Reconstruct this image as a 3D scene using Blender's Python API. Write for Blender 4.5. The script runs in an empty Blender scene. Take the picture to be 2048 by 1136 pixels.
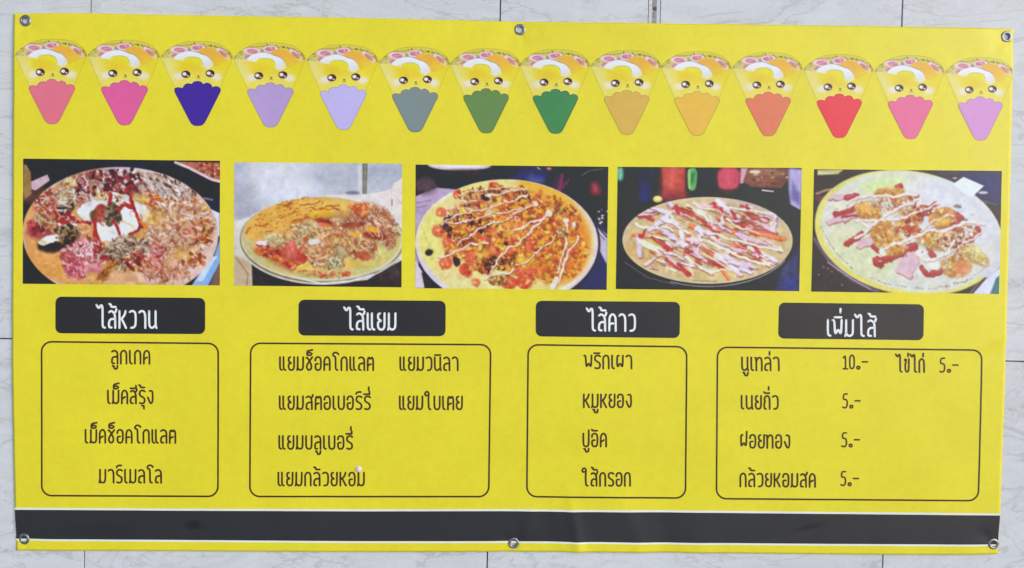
import bpy, bmesh, math, random
import numpy as np
from mathutils import Matrix, Vector

# ------------------------------------------------------------------ camera
S = bpy.context.scene
COL = S.collection
F_PX, DIST, CAM_Z = 1480.0, 1.48, 1.6           # focal length in photo pixels, metres from the wall, height
YAW, TILT, ROLL = -0.01727532, -0.02184931, 0.02434259
ROT = Matrix.Rotation(YAW, 3, 'Z') @ Matrix.Rotation(TILT, 3, 'X') @ Matrix.Rotation(math.pi/2, 3, 'X') @ Matrix.Rotation(ROLL, 3, 'Z')
cam = bpy.data.cameras.new('camera'); cam_o = bpy.data.objects.new('camera', cam); COL.objects.link(cam_o)
cam.sensor_width = 36.0; cam.lens = 36.0*F_PX/2048.0; cam.clip_start = .05; cam.clip_end = 200
cam_o.matrix_world = Matrix.Translation((0, -DIST, CAM_Z)) @ ROT.to_4x4()
S.camera = cam_o

# ------------------------------------------------------------------ sky and sun (bright overcast)
SUN_EL, SUN_AZ = math.radians(20), math.radians(52)     # azimuth measured from the wall's normal towards the right
w = bpy.data.worlds.new('World'); S.world = w; w.use_nodes = True
nt = w.node_tree; nt.nodes.clear()
sky = nt.nodes.new('ShaderNodeTexSky'); sky.sky_type = 'NISHITA'; sky.sun_disc = False
sd = Vector((math.sin(SUN_AZ)*math.cos(SUN_EL), -math.cos(SUN_AZ)*math.cos(SUN_EL), math.sin(SUN_EL)))
sky.sun_elevation = SUN_EL; sky.sun_rotation = math.atan2(sd.x, sd.y)
sky.air_density = 1.0; sky.dust_density = .45; sky.ozone_density = 2.2
bg = nt.nodes.new('ShaderNodeBackground'); bg.inputs[1].default_value = 0.15
wo = nt.nodes.new('ShaderNodeOutputWorld'); nt.links.new(sky.outputs[0], bg.inputs[0]); nt.links.new(bg.outputs[0], wo.inputs[0])
sl = bpy.data.lights.new('sun', 'SUN'); sl.energy = 1.4; sl.angle = math.radians(36); sl.color = (1, .975, .945)
so = bpy.data.objects.new('sun', sl); COL.objects.link(so); so.rotation_euler = sd.to_track_quat('Z', 'Y').to_euler(); so.location = sd*6+Vector((0, 0, 1.6))
S.view_settings.view_transform = 'Standard'; S.view_settings.look = 'None'; S.view_settings.gamma = 1
S.view_settings.exposure = 0.31
KEY = (0.80, 0.80, 0.80)     # white seen in the print for a white ink, per channel

# ------------------------------------------------------------------
# a small painter: soft shapes on a numpy canvas; the result becomes the
# printed ink (vertex colours) of the picture panels on the banner
# ------------------------------------------------------------------
class Canvas:
    def __init__(s, w, h, scale, bg, sk=1.0):
        s.k = scale; s.sk = scale*sk; s.w = int(w*scale); s.h = int(h*scale)
        s.a = np.zeros((s.h, s.w, 3), np.float32); s.a[:] = bg; s.mask = None
    def _box(s, x0, y0, x1, y1, pad):
        k = s.k
        X0 = max(0, int(math.floor(x0*k-pad))); X1 = min(s.w, int(math.ceil(x1*k+pad))+1)
        Y0 = max(0, int(math.floor(y0*k-pad))); Y1 = min(s.h, int(math.ceil(y1*k+pad))+1)
        if X1 <= X0 or Y1 <= Y0: return None
        yy, xx = np.mgrid[Y0:Y1, X0:X1]
        return X0, X1, Y0, Y1, (xx+0.5).astype(np.float32), (yy+0.5).astype(np.float32)
    def _mix(s, b, m, col, alpha):
        X0, X1, Y0, Y1 = b[:4]
        m = np.clip(m, 0, 1)*alpha
        if s.mask is not None: m = m*s.mask[Y0:Y1, X0:X1]
        m = m[..., None]
        s.a[Y0:Y1, X0:X1] = s.a[Y0:Y1, X0:X1]*(1-m)+np.array(col, np.float32)*m
    def clip(s, cx, cy, rx, ry, rot=0):
        """paint only inside this ellipse from now on"""
        yy, xx = np.mgrid[0:s.h, 0:s.w]; k = s.k; dx = xx+.5-cx*k; dy = yy+.5-cy*k
        c, n = math.cos(math.radians(rot)), math.sin(math.radians(rot))
        q = np.sqrt(((dx*c+dy*n)/(rx*k))**2+((-dx*n+dy*c)/(ry*k))**2)
        s.inner = np.clip((.96-q)*14, 0, 1)
        s.mask = np.clip(.5-(q-1)*min(rx, ry)*k, 0, 1).astype(np.float32)
    def warp(s, seed, amp, cell):
        """uneven edges: shift every point by smooth noise"""
        t = s.a; s.a = np.zeros_like(t); s.noise(seed, amp, cell); n = s.a*s.inner[..., None]
        yy, xx = np.mgrid[0:s.h, 0:s.w]
        x = np.clip(xx+n[..., 0]*1.6, 0, s.w-1.001); y = np.clip(yy+n[..., 1]*1.6, 0, s.h-1.001)
        xi, yi = x.astype(int), y.astype(int); fx, fy = (x-xi)[..., None], (y-yi)[..., None]
        xj, yj = np.minimum(xi+1, s.w-1), np.minimum(yi+1, s.h-1)
        s.a = (t[yi, xi]*(1-fx)+t[yi, xj]*fx)*(1-fy)+(t[yj, xi]*(1-fx)+t[yj, xj]*fx)*fy
    def ell(s, cx, cy, rx, ry, col, rot=0, soft=1.0, alpha=1.0):
        soft = max(1.0, soft*s.sk); R_ = max(rx, ry); b = s._box(cx-R_, cy-R_, cx+R_, cy+R_, soft+1)
        if b is None: return
        k = s.k; dx = b[4]-cx*k; dy = b[5]-cy*k; c, n = math.cos(math.radians(rot)), math.sin(math.radians(rot))
        u = (dx*c+dy*n)/(rx*k); v = (-dx*n+dy*c)/(ry*k)
        q = np.sqrt(u*u+v*v)+1e-6
        g = np.sqrt((u/(rx*k))**2+(v/(ry*k))**2)/q+1e-6
        s._mix(b, 0.5-(q-1)/g/soft*0.6 if soft > 1.5 else 0.5-(q-1)/g, col, alpha)
    def ring(s, cx, cy, rx, ry, w, col, a0=0, a1=360, rot=0, soft=1.0, alpha=1.0):
        n = max(8, int(abs(a1-a0)/9)); P = []
        c, q = math.cos(math.radians(rot)), math.sin(math.radians(rot))
        for i in range(n+1):
            t = math.radians(a0+(a1-a0)*i/n); x, y = rx*math.cos(t), ry*math.sin(t)
            P.append((cx+x*c-y*q, cy+x*q+y*c))
        s.line(P, w, col, soft, alpha)
    def line(s, P, w, col, soft=1.0, alpha=1.0):
        P = np.array(P, np.float32); k = s.k; soft = max(1.0, soft*s.sk)
        b = s._box(P[:, 0].min()-w, P[:, 1].min()-w, P[:, 0].max()+w, P[:, 1].max()+w, soft+1)
        if b is None: return
        d = s._dist(P*k, b[4], b[5], False)
        s._mix(b, 0.5-(d-w*k/2)/soft, col, alpha)
    def _dist(s, P, x, y, closed):
        best = np.full(x.shape, 1e9, np.float32); n = len(P)
        for i in range(n if closed else n-1):
            ax, ay = P[i]; bx, by = P[(i+1) % n]; ex, ey = bx-ax, by-ay; L = ex*ex+ey*ey+1e-9
            t = np.clip(((x-ax)*ex+(y-ay)*ey)/L, 0, 1)
            best = np.minimum(best, (x-ax-t*ex)**2+(y-ay-t*ey)**2)
        return np.sqrt(best)
    def poly(s, P, col, soft=1.0, alpha=1.0, smooth=0):
        P = np.array(P, np.float32); soft = max(1.0, soft*s.sk)
        for _ in range(smooth):
            Q = np.roll(P, -1, 0); P = np.stack([P*.75+Q*.25, P*.25+Q*.75], 1).reshape(-1, 2)
        b = s._box(P[:, 0].min(), P[:, 1].min(), P[:, 0].max(), P[:, 1].max(), soft+1)
        if b is None: return
        P = P*s.k; x, y = b[4], b[5]; ins = inside(P, x, y)
        d = s._dist(P, x, y, True)
        s._mix(b, 0.5+np.where(ins, d, -d)/soft, col, alpha)
    def frags(s, rng, area, n, pal, size, asp=(1, 2.2), ang=None, shade=0.35, soft=1.0, curl=0.0):
        """n food fragments inside the ellipses of area, each with a darker underside"""
        tot = sum(e[2]*e[3] for e in area); n = n*1.9; size = (size[0]*1.15, size[1]*1.35)
        for e in area:
            for _ in range(max(1, int(n*e[2]*e[3]/tot))):
                r = math.sqrt(rng.random()); t = rng.random()*6.283
                ro = math.radians(e[4] if len(e) > 4 else 0)
                u, v = e[2]*r*math.cos(t), e[3]*r*math.sin(t)
                x, y = e[0]+u*math.cos(ro)-v*math.sin(ro), e[1]+u*math.sin(ro)+v*math.cos(ro)
                z = rng.uniform(*size); a = rng.uniform(*asp)
                g = rng.uniform(*ang) if ang else rng.uniform(0, 180)
                c = np.array(pal[rng.randrange(len(pal))], np.float32)*rng.uniform(.9, 1.06)
                gr = math.radians(g)
                if curl > 0 and rng.random() < curl:           # a shred: thin bent strip
                    L = z*a*1.05; bx, by = rng.uniform(-.5, .5)*L, rng.uniform(-.5, .5)*L
                    P = [(x-L*math.cos(gr), y-L*math.sin(gr)), (x+bx*.5, y+by*.5), (x+L*math.cos(gr), y+L*math.sin(gr))]
                    P = chaikin(P, 2)
                    s.line([(p[0]+1.5, p[1]+3.5) for p in P], z*.55, c*.55, 4, shade)
                    s.line(P, z*.45, c, soft)
                    continue
                m = rng.randrange(5, 9); P = []
                for i in range(m):
                    th = 6.283*i/m+rng.uniform(-.3, .3); q = z*rng.uniform(.65, 1.15)
                    px, py = q*a*.7*math.cos(th), q*math.sin(th)/a**.3*.8
                    P.append((x+px*math.cos(gr)-py*math.sin(gr), y+px*math.sin(gr)+py*math.cos(gr)))
                if shade: s.poly([(p[0]+z*.12, p[1]+z*.35) for p in P], c*.52, 4, shade*1.3 if shade < .6 else 1)
                s.poly(P, c, 2.5)
                if z > 9 and rng.random() < .55:
                    s.ell(x-z*.1, y-z*.25, z*.45, z*.18, np.minimum(255, c*1.22+14), g, 1.5, .6)
    def noise(s, seed, amp, cell, chroma=.45, only_inner=False):
        """mottling at one scale (value noise)"""
        r = np.random.RandomState(seed); gh, gw = int(s.h/cell)+3, int(s.w/cell)+3
        g = r.rand(gh, gw, 3).astype(np.float32)-.5
        g = g*chroma+g.mean(2, keepdims=True)*(1.8 if only_inner else .9)
        y = np.arange(s.h)/cell; x = np.arange(s.w)/cell
        yi, xi = y.astype(int), x.astype(int); fy, fx = (y-yi)[:, None, None], (x-xi)[None, :, None]
        fy, fx = fy*fy*(3-2*fy), fx*fx*(3-2*fx)
        A = g[yi][:, xi]; B = g[yi][:, xi+1]; C_ = g[yi+1][:, xi]; D = g[yi+1][:, xi+1]
        n = ((A*(1-fx)+B*fx)*(1-fy)+(C_*(1-fx)+D*fx)*fy)*amp*2
        s.a += n*s.inner[..., None] if only_inner else n
    def blur(s, n=1):
        for _ in range(n):
            p = np.pad(s.a, ((1, 1), (1, 1), (0, 0)), 'edge')
            s.a = (p[:-2, 1:-1]+p[2:, 1:-1]+p[1:-1, :-2]+p[1:-1, 2:]+p[1:-1, 1:-1]*4)/8
    def contrast(s, k, m=128): s.a = (s.a-m)*k+m-2
    def fog(s, col, a): s.a = s.a*(1-a)+np.array(col, np.float32)*a

def inside(P, x, y):
    r = np.zeros(x.shape, bool); n = len(P)
    for i in range(n):
        ax, ay = P[i]; bx, by = P[(i+1) % n]
        if ay == by: continue
        c = (ay > y) != (by > y)
        r ^= c & (x < (bx-ax)*(y-ay)/(by-ay)+ax)
    return r
def chaikin(P, n=1):
    P = [tuple(p) for p in P]
    for _ in range(n):
        Q = [P[0]]
        for a, b in zip(P[:-1], P[1:]):
            Q += [(a[0]*.75+b[0]*.25, a[1]*.75+b[1]*.25), (a[0]*.25+b[0]*.75, a[1]*.25+b[1]*.75)]
        P = Q+[P[-1]]
    return P
def wiggle(rng, P, step, amp):
    """a hand-squeezed line of sauce along P"""
    out = []
    for a, b in zip(P[:-1], P[1:]):
        L = math.hypot(b[0]-a[0], b[1]-a[1]); n = max(1, int(L/step))
        for i in range(n):
            t = i/n; out.append((a[0]+(b[0]-a[0])*t+rng.uniform(-amp, amp), a[1]+(b[1]-a[1])*t+rng.uniform(-amp, amp)))
    return chaikin(out+[P[-1]], 2)

def photo_mixed_crepe():
    c = Canvas(1663, 1060, .24, (48, 42, 48), 1.7); r = random.Random(11); O = (45, 34)
    def S(P): return [(x-O[0], y-O[1]) for x, y in P]
    E = lambda x, y, *a, **k: c.ell(x-O[0], y-O[1], *a, **k)
    def F(area, *a, **k): c.frags(r, [(e[0]-O[0], e[1]-O[1])+tuple(e[2:]) for e in area], *a, **k)
    G = lambda P, *a, **k: c.poly(S(P), *a, **k)
    L = lambda P, *a, **k: c.line(S(P), *a, **k)
    E(120, 330, 130, 90, (88, 66, 66), soft=20)
    G([(50, 80), (75, 90), (110, 150), (118, 330), (60, 380), (45, 300)], (150, 118, 82), 4)
    G([(112, 228), (250, 166), (272, 215), (150, 302), (116, 292)], (196, 172, 184), 2)
    E(960, 80, 190, 36, (44, 45, 76), soft=40); E(1640, 420, 120, 90, (44, 43, 76), soft=40)
    G([(1330, 46), (1710, 50), (1710, 205), (1640, 190), (1540, 135), (1440, 88)], (178, 108, 92), 3)
    F([(1610, 100, 110, 60, 20)], 50, [(200, 120, 100), (150, 70, 60), (220, 170, 150), (120, 50, 45)], (6, 14))
    L([(1330, 52), (1440, 95), (1540, 145), (1640, 195), (1705, 210)], 22, (214, 200, 210), 3)
    L([(1575, 352), (1640, 366)], 16, (120, 116, 116), 2)
    G([(1600, 430), (1705, 480), (1705, 680), (1670, 640)], (214, 218, 236), 4)
    G([(1706, 700), (1706, 900), (1610, 1095), (1470, 1095), (1560, 960), (1660, 850)], (128, 172, 222), 4)
    G([(1640, 850), (1690, 840), (1560, 1060), (1500, 1060)], (188, 210, 232), 4)
    G([(1706, 900), (1706, 1095), (1620, 1095)], (120, 96, 92), 3)
    E(868, 662, 826, 566, (206, 192, 196), soft=2)
    c.clip(868-O[0], 662-O[1], 826, 566)
    E(858, 664, 806, 546, (206, 172, 140), soft=6)
    E(820, 655, 770, 520, (206, 154, 98), soft=12)
    E(300, 880, 250, 180, (214, 156, 92), soft=30); E(200, 560, 130, 300, (216, 162, 104), soft=24)
    E(1500, 850, 190, 260, (216, 190, 180), soft=30, rot=30); E(1260, 1030, 320, 60, (214, 186, 176), soft=20)
    E(560, 190, 170, 50, (200, 150, 100), soft=18, rot=-18)
    E(880, 1040, 170, 60, (214, 170, 132), soft=14); E(1560, 320, 120, 60, (216, 196, 190), soft=20, rot=40)
    c.noise(3, 8, 9)
    # beds of colour under the toppings
    E(780, 280, 420, 150, (128, 72, 74), soft=26); E(1280, 280, 260, 130, (196, 172, 158), soft=26)
    E(1380, 560, 280, 240, (204, 158, 116), soft=30); E(280, 440, 130, 140, (168, 88, 82), soft=22, rot=-40)
    E(200, 640, 120, 80, (158, 72, 78), soft=16); E(520, 860, 130, 170, (186, 104, 112), soft=20)
    F([(720, 250, 330, 120), (560, 330, 160, 90)], 260, [(134, 62, 66), (98, 46, 52), (176, 86, 92), (208, 176, 178), (62, 44, 50), (222, 208, 206), (190, 130, 120)], (8, 20), curl=.35)
    F([(900, 180, 150, 60), (690, 280, 110, 40)], 70, [(60, 42, 48), (92, 44, 48), (150, 62, 70), (216, 196, 200)], (10, 24))
    F([(1270, 250, 230, 120, 20)], 180, [(224, 210, 206), (206, 188, 176), (96, 66, 60), (186, 150, 130), (230, 222, 222)], (6, 15), (1.5, 4), (20, 110), curl=.6)
    F([(1180, 390, 150, 60, 20)], 60, [(200, 98, 52), (216, 128, 60), (160, 62, 50), (224, 190, 170)], (9, 20))
    F([(1430, 560, 240, 200), (1280, 700, 200, 120)], 340, [(216, 182, 156), (186, 122, 92), (228, 206, 192), (150, 82, 64), (220, 172, 96), (206, 150, 120), (232, 214, 208)], (7, 19), curl=.4)
    F([(250, 400, 110, 110, -40), (330, 560, 150, 70)], 110, [(162, 66, 70), (200, 120, 120), (214, 196, 180), (132, 52, 58), (190, 90, 70)], (9, 22))
    F([(170, 610, 90, 50)], 24, [(160, 58, 66), (186, 84, 90), (120, 44, 52)], (14, 30))
    F([(240, 540, 90, 60)], 26, [(170, 132, 92), (200, 170, 120), (120, 96, 60)], (9, 20))
    E(395, 370, 74, 92, (206, 204, 180), soft=14)
    F([(395, 350, 90, 90)], 36, [(226, 226, 210), (206, 206, 176), (196, 196, 150), (232, 230, 226), (140, 120, 96)], (10, 22), curl=.4)
    E(440, 235, 60, 40, (196, 190, 120), soft=6)
    E(385, 470, 66, 46, (58, 54, 48), soft=8); E(450, 430, 26, 70, (70, 66, 56), soft=4)
    F([(420, 520, 60, 40)], 14, [(60, 56, 48), (226, 224, 220), (150, 60, 60)], (10, 20))
    L(chaikin(S([(330, 470), (345, 540), (400, 570)]), 1) and [(330, 470), (345, 520), (390, 566), (450, 530)], 34, (178, 52, 52), 2)
    F([(1350, 620, 300, 260)], 200, [(222, 192, 176), (206, 166, 140), (190, 132, 112), (230, 214, 206), (214, 176, 120), (170, 104, 90)], (8, 19), curl=.4)
    F([(300, 470, 160, 190, -30), (560, 300, 200, 120)], 90, [(226, 214, 206), (206, 150, 130), (170, 84, 78), (214, 170, 120)], (7, 16), curl=.6)
    # the fried egg in the middle
    G([(480, 470), (570, 400), (690, 360), (800, 322), (940, 326), (1000, 392), (1092, 408), (1112, 540), (1040, 600), (950, 664), (860, 690), (740, 738), (672, 700), (648, 600), (560, 545)], (226, 224, 226), 4, smooth=2)
    G([(560, 480), (640, 430), (660, 560), (600, 540)], (236, 236, 238), 8); E(940, 540, 90, 90, (238, 236, 232), soft=14)
    E(735, 660, 60, 60, (232, 230, 220), soft=12); E(1040, 360, 66, 28, (210, 188, 110), soft=24); E(1160, 530, 96, 56, (212, 172, 92), soft=40, alpha=.8)
    E(700, 345, 60, 30, (222, 200, 130), soft=6); L([(860, 540), (980, 600)], 14, (222, 184, 120), 3)
    F([(760, 350, 150, 40)], 26, [(224, 206, 160), (60, 52, 46), (236, 230, 224), (200, 130, 90)], (8, 18))
    E(704, 492, 74, 78, (164, 82, 72), soft=5); E(640, 510, 26, 60, (112, 92, 64), soft=6)
    E(800, 478, 56, 84, (128, 116, 96), soft=5); E(840, 512, 38, 50, (86, 78, 72), soft=6); E(780, 575, 34, 34, (78, 68, 60), soft=5)
    F([(790, 500, 80, 90)], 26, [(146, 132, 104), (92, 84, 70), (70, 62, 58)], (7, 15))
    for P, w in (([(782, 318), (774, 400)], 26), ([(948, 326), (966, 420), (1010, 520), (1046, 596)], 26), ([(1046, 596), (1000, 640), (948, 664)], 20),
                 ([(820, 560), (862, 664)], 22), ([(652, 540), (652, 660), (700, 780), (800, 840)], 34), ([(440, 520), (520, 556), (610, 570)], 24),
                 ([(840, 452), (900, 404), (956, 440)], 30), ([(960, 250), (900, 300)], 22)):
        P = wiggle(r, P, 40, 4)
        L([(x+2, y+5) for x, y in P], w+4, (110, 34, 38), 3); L(P, w, (172, 50, 54), 2)
    L([(690, 700), (720, 780)], 14, (222, 110, 70), 3); L([(1040, 560), (1090, 610)], 30, (216, 130, 70), 6)
    L([(660, 840), (830, 870)], 60, (150, 58, 56), 8)
    # seaweed, ham, shredded pork
    E(290, 778, 126, 50, (58, 48, 46), soft=10); E(430, 690, 66, 70, (70, 60, 54), soft=14)
    G([(168, 742), (226, 692), (330, 668), (350, 640), (386, 712), (300, 742), (200, 772)], (230, 228, 222), 3, smooth=1)
    G([(360, 604), (470, 560), (520, 590), (430, 640)], (226, 222, 216), 4, smooth=1)
    E(215, 740, 30, 20, (206, 196, 160), soft=4)
    F([(420, 660, 110, 80)], 30, [(78, 68, 56), (48, 42, 40), (150, 120, 90)], (9, 20))
    F([(600, 800, 110, 90), (460, 880, 90, 130)], 120, [(182, 84, 98), (214, 150, 156), (150, 58, 74), (226, 190, 190), (200, 110, 110)], (8, 20), curl=.3)
    for k in range(9):
        x, y = r.uniform(530, 690), r.uniform(700, 850)
        L(wiggle(r, [(x, y), (x+r.uniform(-70, 70), y+r.uniform(-60, 60)), (x+r.uniform(-60, 60), y+r.uniform(10, 70))], 30, 8), 10, (232, 216, 212), 2)
    G([(498, 900), (610, 876), (760, 896), (784, 950), (650, 1002), (512, 972)], (204, 124, 134), 3, smooth=2)
    E(630, 930, 90, 26, (216, 148, 156), soft=12); F([(640, 905, 120, 30)], 14, [(230, 200, 196), (190, 90, 90)], (7, 14), curl=.5)
    F([(490, 980, 90, 70)], 46, [(214, 110, 130), (236, 170, 180), (190, 70, 96)], (7, 15), curl=.5)
    E(1160, 850, 74, 122, (198, 106, 104), soft=4, rot=-12); E(1175, 920, 56, 50, (206, 130, 132), soft=10)
    F([(1200, 830, 110, 70)], 40, [(230, 206, 196), (206, 150, 140), (170, 70, 66)], (7, 15), curl=.6)
    F([(930, 790, 190, 100), (870, 860, 90, 90)], 190, [(196, 176, 160), (124, 100, 84), (222, 208, 196), (86, 68, 58), (160, 130, 108)], (7, 18), (1.5, 3.6), curl=.5)
    F([(1030, 900, 130, 80)], 50, [(180, 84, 76), (216, 140, 120), (120, 58, 52), (226, 190, 170)], (9, 20))
    E(1390, 830, 90, 56, (214, 168, 96), soft=40, alpha=.8); F([(1480, 880, 120, 60), (1560, 640, 90, 130)], 80, [(220, 170, 100), (140, 70, 52), (226, 196, 170), (190, 110, 80)], (9, 20))
    for x, y in ((1330, 946), (1480, 640), (560, 620), (1430, 640)):
        c.ring(x-45, y-34, 46, 40, 9, (226, 176, 160)); c.ring(x-45, y-34, 22, 18, 7, (196, 110, 84))
    F([(1250, 1000, 200, 50)], 60, [(200, 140, 110), (222, 176, 150), (168, 100, 80)], (7, 18), (1.5, 3.5), curl=.5)
    F([(760, 960, 110, 40, -40)], 14, [(200, 140, 80), (150, 90, 50)], (12, 22), (2, 4), (110, 150))
    for k in range(46):
        x, y = r.uniform(180, 1560), r.uniform(170, 960); q = r.uniform(0, 6.28); l = r.uniform(20, 60)
        L(wiggle(r, [(x, y), (x+l*math.cos(q), y+l*math.sin(q)), (x+l*1.4*math.cos(q+.6), y+l*1.4*math.sin(q+.6))], 22, 7), r.uniform(4, 9), r.choice([(232, 216, 214), (224, 200, 196), (214, 180, 160), (160, 60, 62)]), 2, .8)
    c.mask = None; c.warp(31, 1.15, 5); c.warp(32, 1.6, 14)
    c.noise(7, 11, 15, .1, True); c.noise(8, 12, 7, .15, True)
    c.noise(5, 6, 2.2); c.noise(6, 9, 6, .18); c.blur(2); c.fog((176, 130, 120), .12); c.contrast(1.14)
    return c

def photo_pulled_pork_crepe():
    c = Canvas(1465, 1080, .24, (190, 192, 204), 1.7); r = random.Random(5); O = (38, 22)
    def S(P): return [(x-O[0], y-O[1]) for x, y in P]
    E = lambda x, y, *a, **k: c.ell(x-O[0], y-O[1], *a, **k)
    def F(area, *a, **k): c.frags(r, [(e[0]-O[0], e[1]-O[1])+tuple(e[2:]) for e in area], *a, **k)
    G = lambda P, *a, **k: c.poly(S(P), *a, **k)
    L = lambda P, *a, **k: c.line(S(P), *a, **k)
    E(350, 160, 240, 200, (210, 213, 224), soft=90); E(700, 150, 130, 260, (208, 211, 224), soft=80, rot=-25)
    E(1000, 140, 300, 110, (178, 182, 198), soft=80); E(90, 330, 120, 130, (168, 170, 186), soft=70); E(1380, 90, 200, 80, (170, 175, 194), soft=70)
    E(120, 450, 140, 60, (170, 170, 190), soft=30); E(60, 60, 90, 60, (178, 184, 202), soft=50); E(500, 260, 260, 90, (214, 216, 230), soft=40)
    G([(1115, 20), (1150, 20), (1150, 300), (1115, 300)], (200, 206, 210), 3); G([(1156, 20), (1200, 20), (1192, 292), (1158, 292)], (112, 110, 104), 3)
    L([(1178, 30), (1176, 280)], 14, (146, 142, 132), 3)
    G([(38, 540), (240, 480), (560, 350), (830, 300), (1190, 290), (1330, 266), (1510, 215), (1510, 1110), (38, 1110)], (222, 214, 214), 5)
    E(1070, 280, 60, 16, (120, 120, 150), soft=8)
    G([(1412, 240), (1430, 190), (1500, 150), (1506, 520), (1412, 420)], (226, 214, 212), 3); L([(1413, 335), (1413, 385)], 10, (60, 50, 60), 2)
    L([(1432, 300), (1500, 372)], 5, (190, 176, 176), 2); L([(1410, 250), (1410, 430)], 5, (196, 188, 188), 2)
    E(120, 800, 120, 170, (206, 196, 190), soft=20)
    G([(38, 830), (190, 900), (200, 1110), (38, 1110)], (196, 176, 150), 5); L([(60, 860), (160, 1000), (150, 1090)], 12, (150, 130, 106), 6)
    G([(190, 880), (420, 1000), (800, 1085), (1200, 1040), (1510, 860), (1510, 1110), (200, 1110)], (58, 52, 60), 4)
    E(1400, 980, 150, 80, (70, 62, 70), soft=20)
    # pan and crepe
    E(800, 700, 728, 386, (206, 202, 192), soft=3); E(804, 697, 716, 374, (128, 118, 96), soft=3); E(806, 690, 706, 364, (214, 206, 184), soft=4)
    E(800, 680, 692, 356, (198, 188, 128), soft=4)
    c.clip(802-O[0], 681-O[1], 694, 358)
    E(780, 640, 640, 310, (216, 172, 100), soft=12); E(560, 520, 420, 180, (224, 172, 92), soft=30, rot=-14); E(900, 400, 320, 60, (228, 184, 104), soft=18)
    E(820, 480, 120, 44, (226, 178, 56), soft=14); E(1330, 800, 170, 130, (204, 196, 128), soft=24, rot=-30)
    E(180, 800, 70, 130, (196, 186, 136), soft=16, rot=-34)
    c.mask = None
    L([(600, 1030), (800, 1075), (1050, 1050), (1260, 990)], 12, (226, 224, 226), 4)
    L([(1150, 1000), (1330, 940), (1480, 860)], 16, (196, 190, 176), 4)
    c.noise(3, 8, 10)
    F([(520, 480, 330, 130, -18)], 60, [(196, 132, 60), (168, 96, 44), (206, 148, 70)], (4, 10), (1.5, 4), (150, 175), shade=.1)
    for P in ([(470, 400), (545, 376)], [(540, 540), (600, 515), (700, 500)], [(520, 480), (580, 458)], [(260, 580), (340, 560)], [(620, 400), (720, 380)], [(830, 400), (960, 394)], [(150, 640), (180, 590)], [(700, 420), (960, 430)], [(560, 560), (700, 510)]):
        L(wiggle(r, P, 22, 6), 14, (164, 84, 44), 2.5, .8)
    # toppings
    E(940, 660, 430, 190, (178, 132, 100), soft=30, rot=-8); E(480, 840, 240, 90, (186, 84, 66), soft=24, rot=26)
    E(1240, 520, 190, 130, (170, 108, 84), soft=26, rot=24)
    F([(500, 850, 250, 60, 28), (300, 780, 90, 60)], 110, [(196, 72, 62), (214, 106, 84), (168, 52, 48), (226, 160, 130), (220, 120, 60)], (9, 20))
    F([(880, 640, 360, 120, -8)], 260, [(206, 180, 152), (190, 150, 122), (226, 206, 190), (168, 122, 98), (206, 160, 126), (216, 196, 156), (140, 100, 80)], (8, 20), curl=.3)
    F([(1250, 520, 200, 130, 26), (1380, 660, 80, 100)], 180, [(196, 138, 114), (222, 186, 166), (160, 98, 84), (216, 156, 110), (228, 206, 190), (180, 118, 98)], (8, 20), curl=.45)
    F([(960, 810, 330, 110, -6)], 150, [(200, 176, 140), (176, 120, 90), (226, 208, 180), (150, 84, 66), (216, 180, 110)], (9, 22), curl=.35)
    F([(1130, 420, 90, 40, 20)], 20, [(206, 96, 66), (226, 140, 90)], (12, 24))
    F([(760, 700, 420, 160, -6)], 120, [(216, 150, 110), (226, 180, 140), (200, 120, 90), (226, 196, 120)], (9, 22), curl=.2)
    E(810, 530, 70, 22, (150, 62, 46), soft=8, rot=8); E(820, 560, 56, 18, (214, 116, 80), soft=4, rot=8); E(1080, 560, 110, 26, (160, 84, 66), soft=6, rot=-4)
    E(1240, 600, 66, 30, (226, 160, 70), soft=5, rot=10); E(1270, 655, 100, 30, (134, 58, 42), soft=6, rot=8); E(1090, 640, 60, 22, (224, 176, 80), soft=5)
    G([(220, 700), (380, 700), (400, 730), (330, 750), (230, 740)], (226, 218, 226), 3, smooth=1)
    G([(680, 690), (770, 676), (800, 720), (720, 742), (680, 726)], (230, 218, 220), 3, smooth=1)
    E(430, 720, 60, 22, (216, 206, 176), soft=16); E(360, 668, 70, 22, (206, 192, 150), soft=20); E(600, 600, 60, 20, (196, 184, 130), soft=20); E(700, 566, 56, 28, (214, 204, 170), soft=20); F([(420, 700, 110, 50), (640, 585, 110, 46)], 60, [(222, 210, 186), (200, 176, 130), (180, 130, 96), (214, 196, 140)], (8, 18))
    G([(430, 860), (520, 700), (570, 700), (590, 780), (700, 860), (640, 900), (560, 905)], (198, 100, 90), 6, smooth=1); G([(520, 720), (560, 712), (560, 790), (500, 830)], (220, 120, 112), 4)
    G([(600, 790), (700, 860), (650, 896), (580, 870)], (186, 76, 70), 3); L([(520, 760), (560, 890)], 5, (160, 60, 56), 2)
    G([(560, 975), (600, 915), (700, 885), (750, 985), (640, 960)], (216, 202, 112), 3); L([(565, 972), (700, 905)], 20, (228, 172, 88), 4)
    G([(900, 760), (990, 740), (1050, 830), (960, 870), (900, 820)], (160, 138, 104), 4, smooth=1)
    G([(1100, 790), (1190, 780), (1260, 850), (1170, 885), (1110, 840)], (186, 96, 78), 3, smooth=1)
    for x, y, q, w in ((810, 880, 46, 20), (725, 855, 28, 14), (720, 820, 24, 12), (1180, 730, 44, 12), (1230, 730, 34, 10), (1060, 890, 40, 16)):
        c.ring(x-O[0], y-O[1]+5, q, q*.8, w, (150, 96, 70), soft=2); c.ring(x-O[0], y-O[1], q, q*.8, w*.8, (228, 190, 162))
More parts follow.
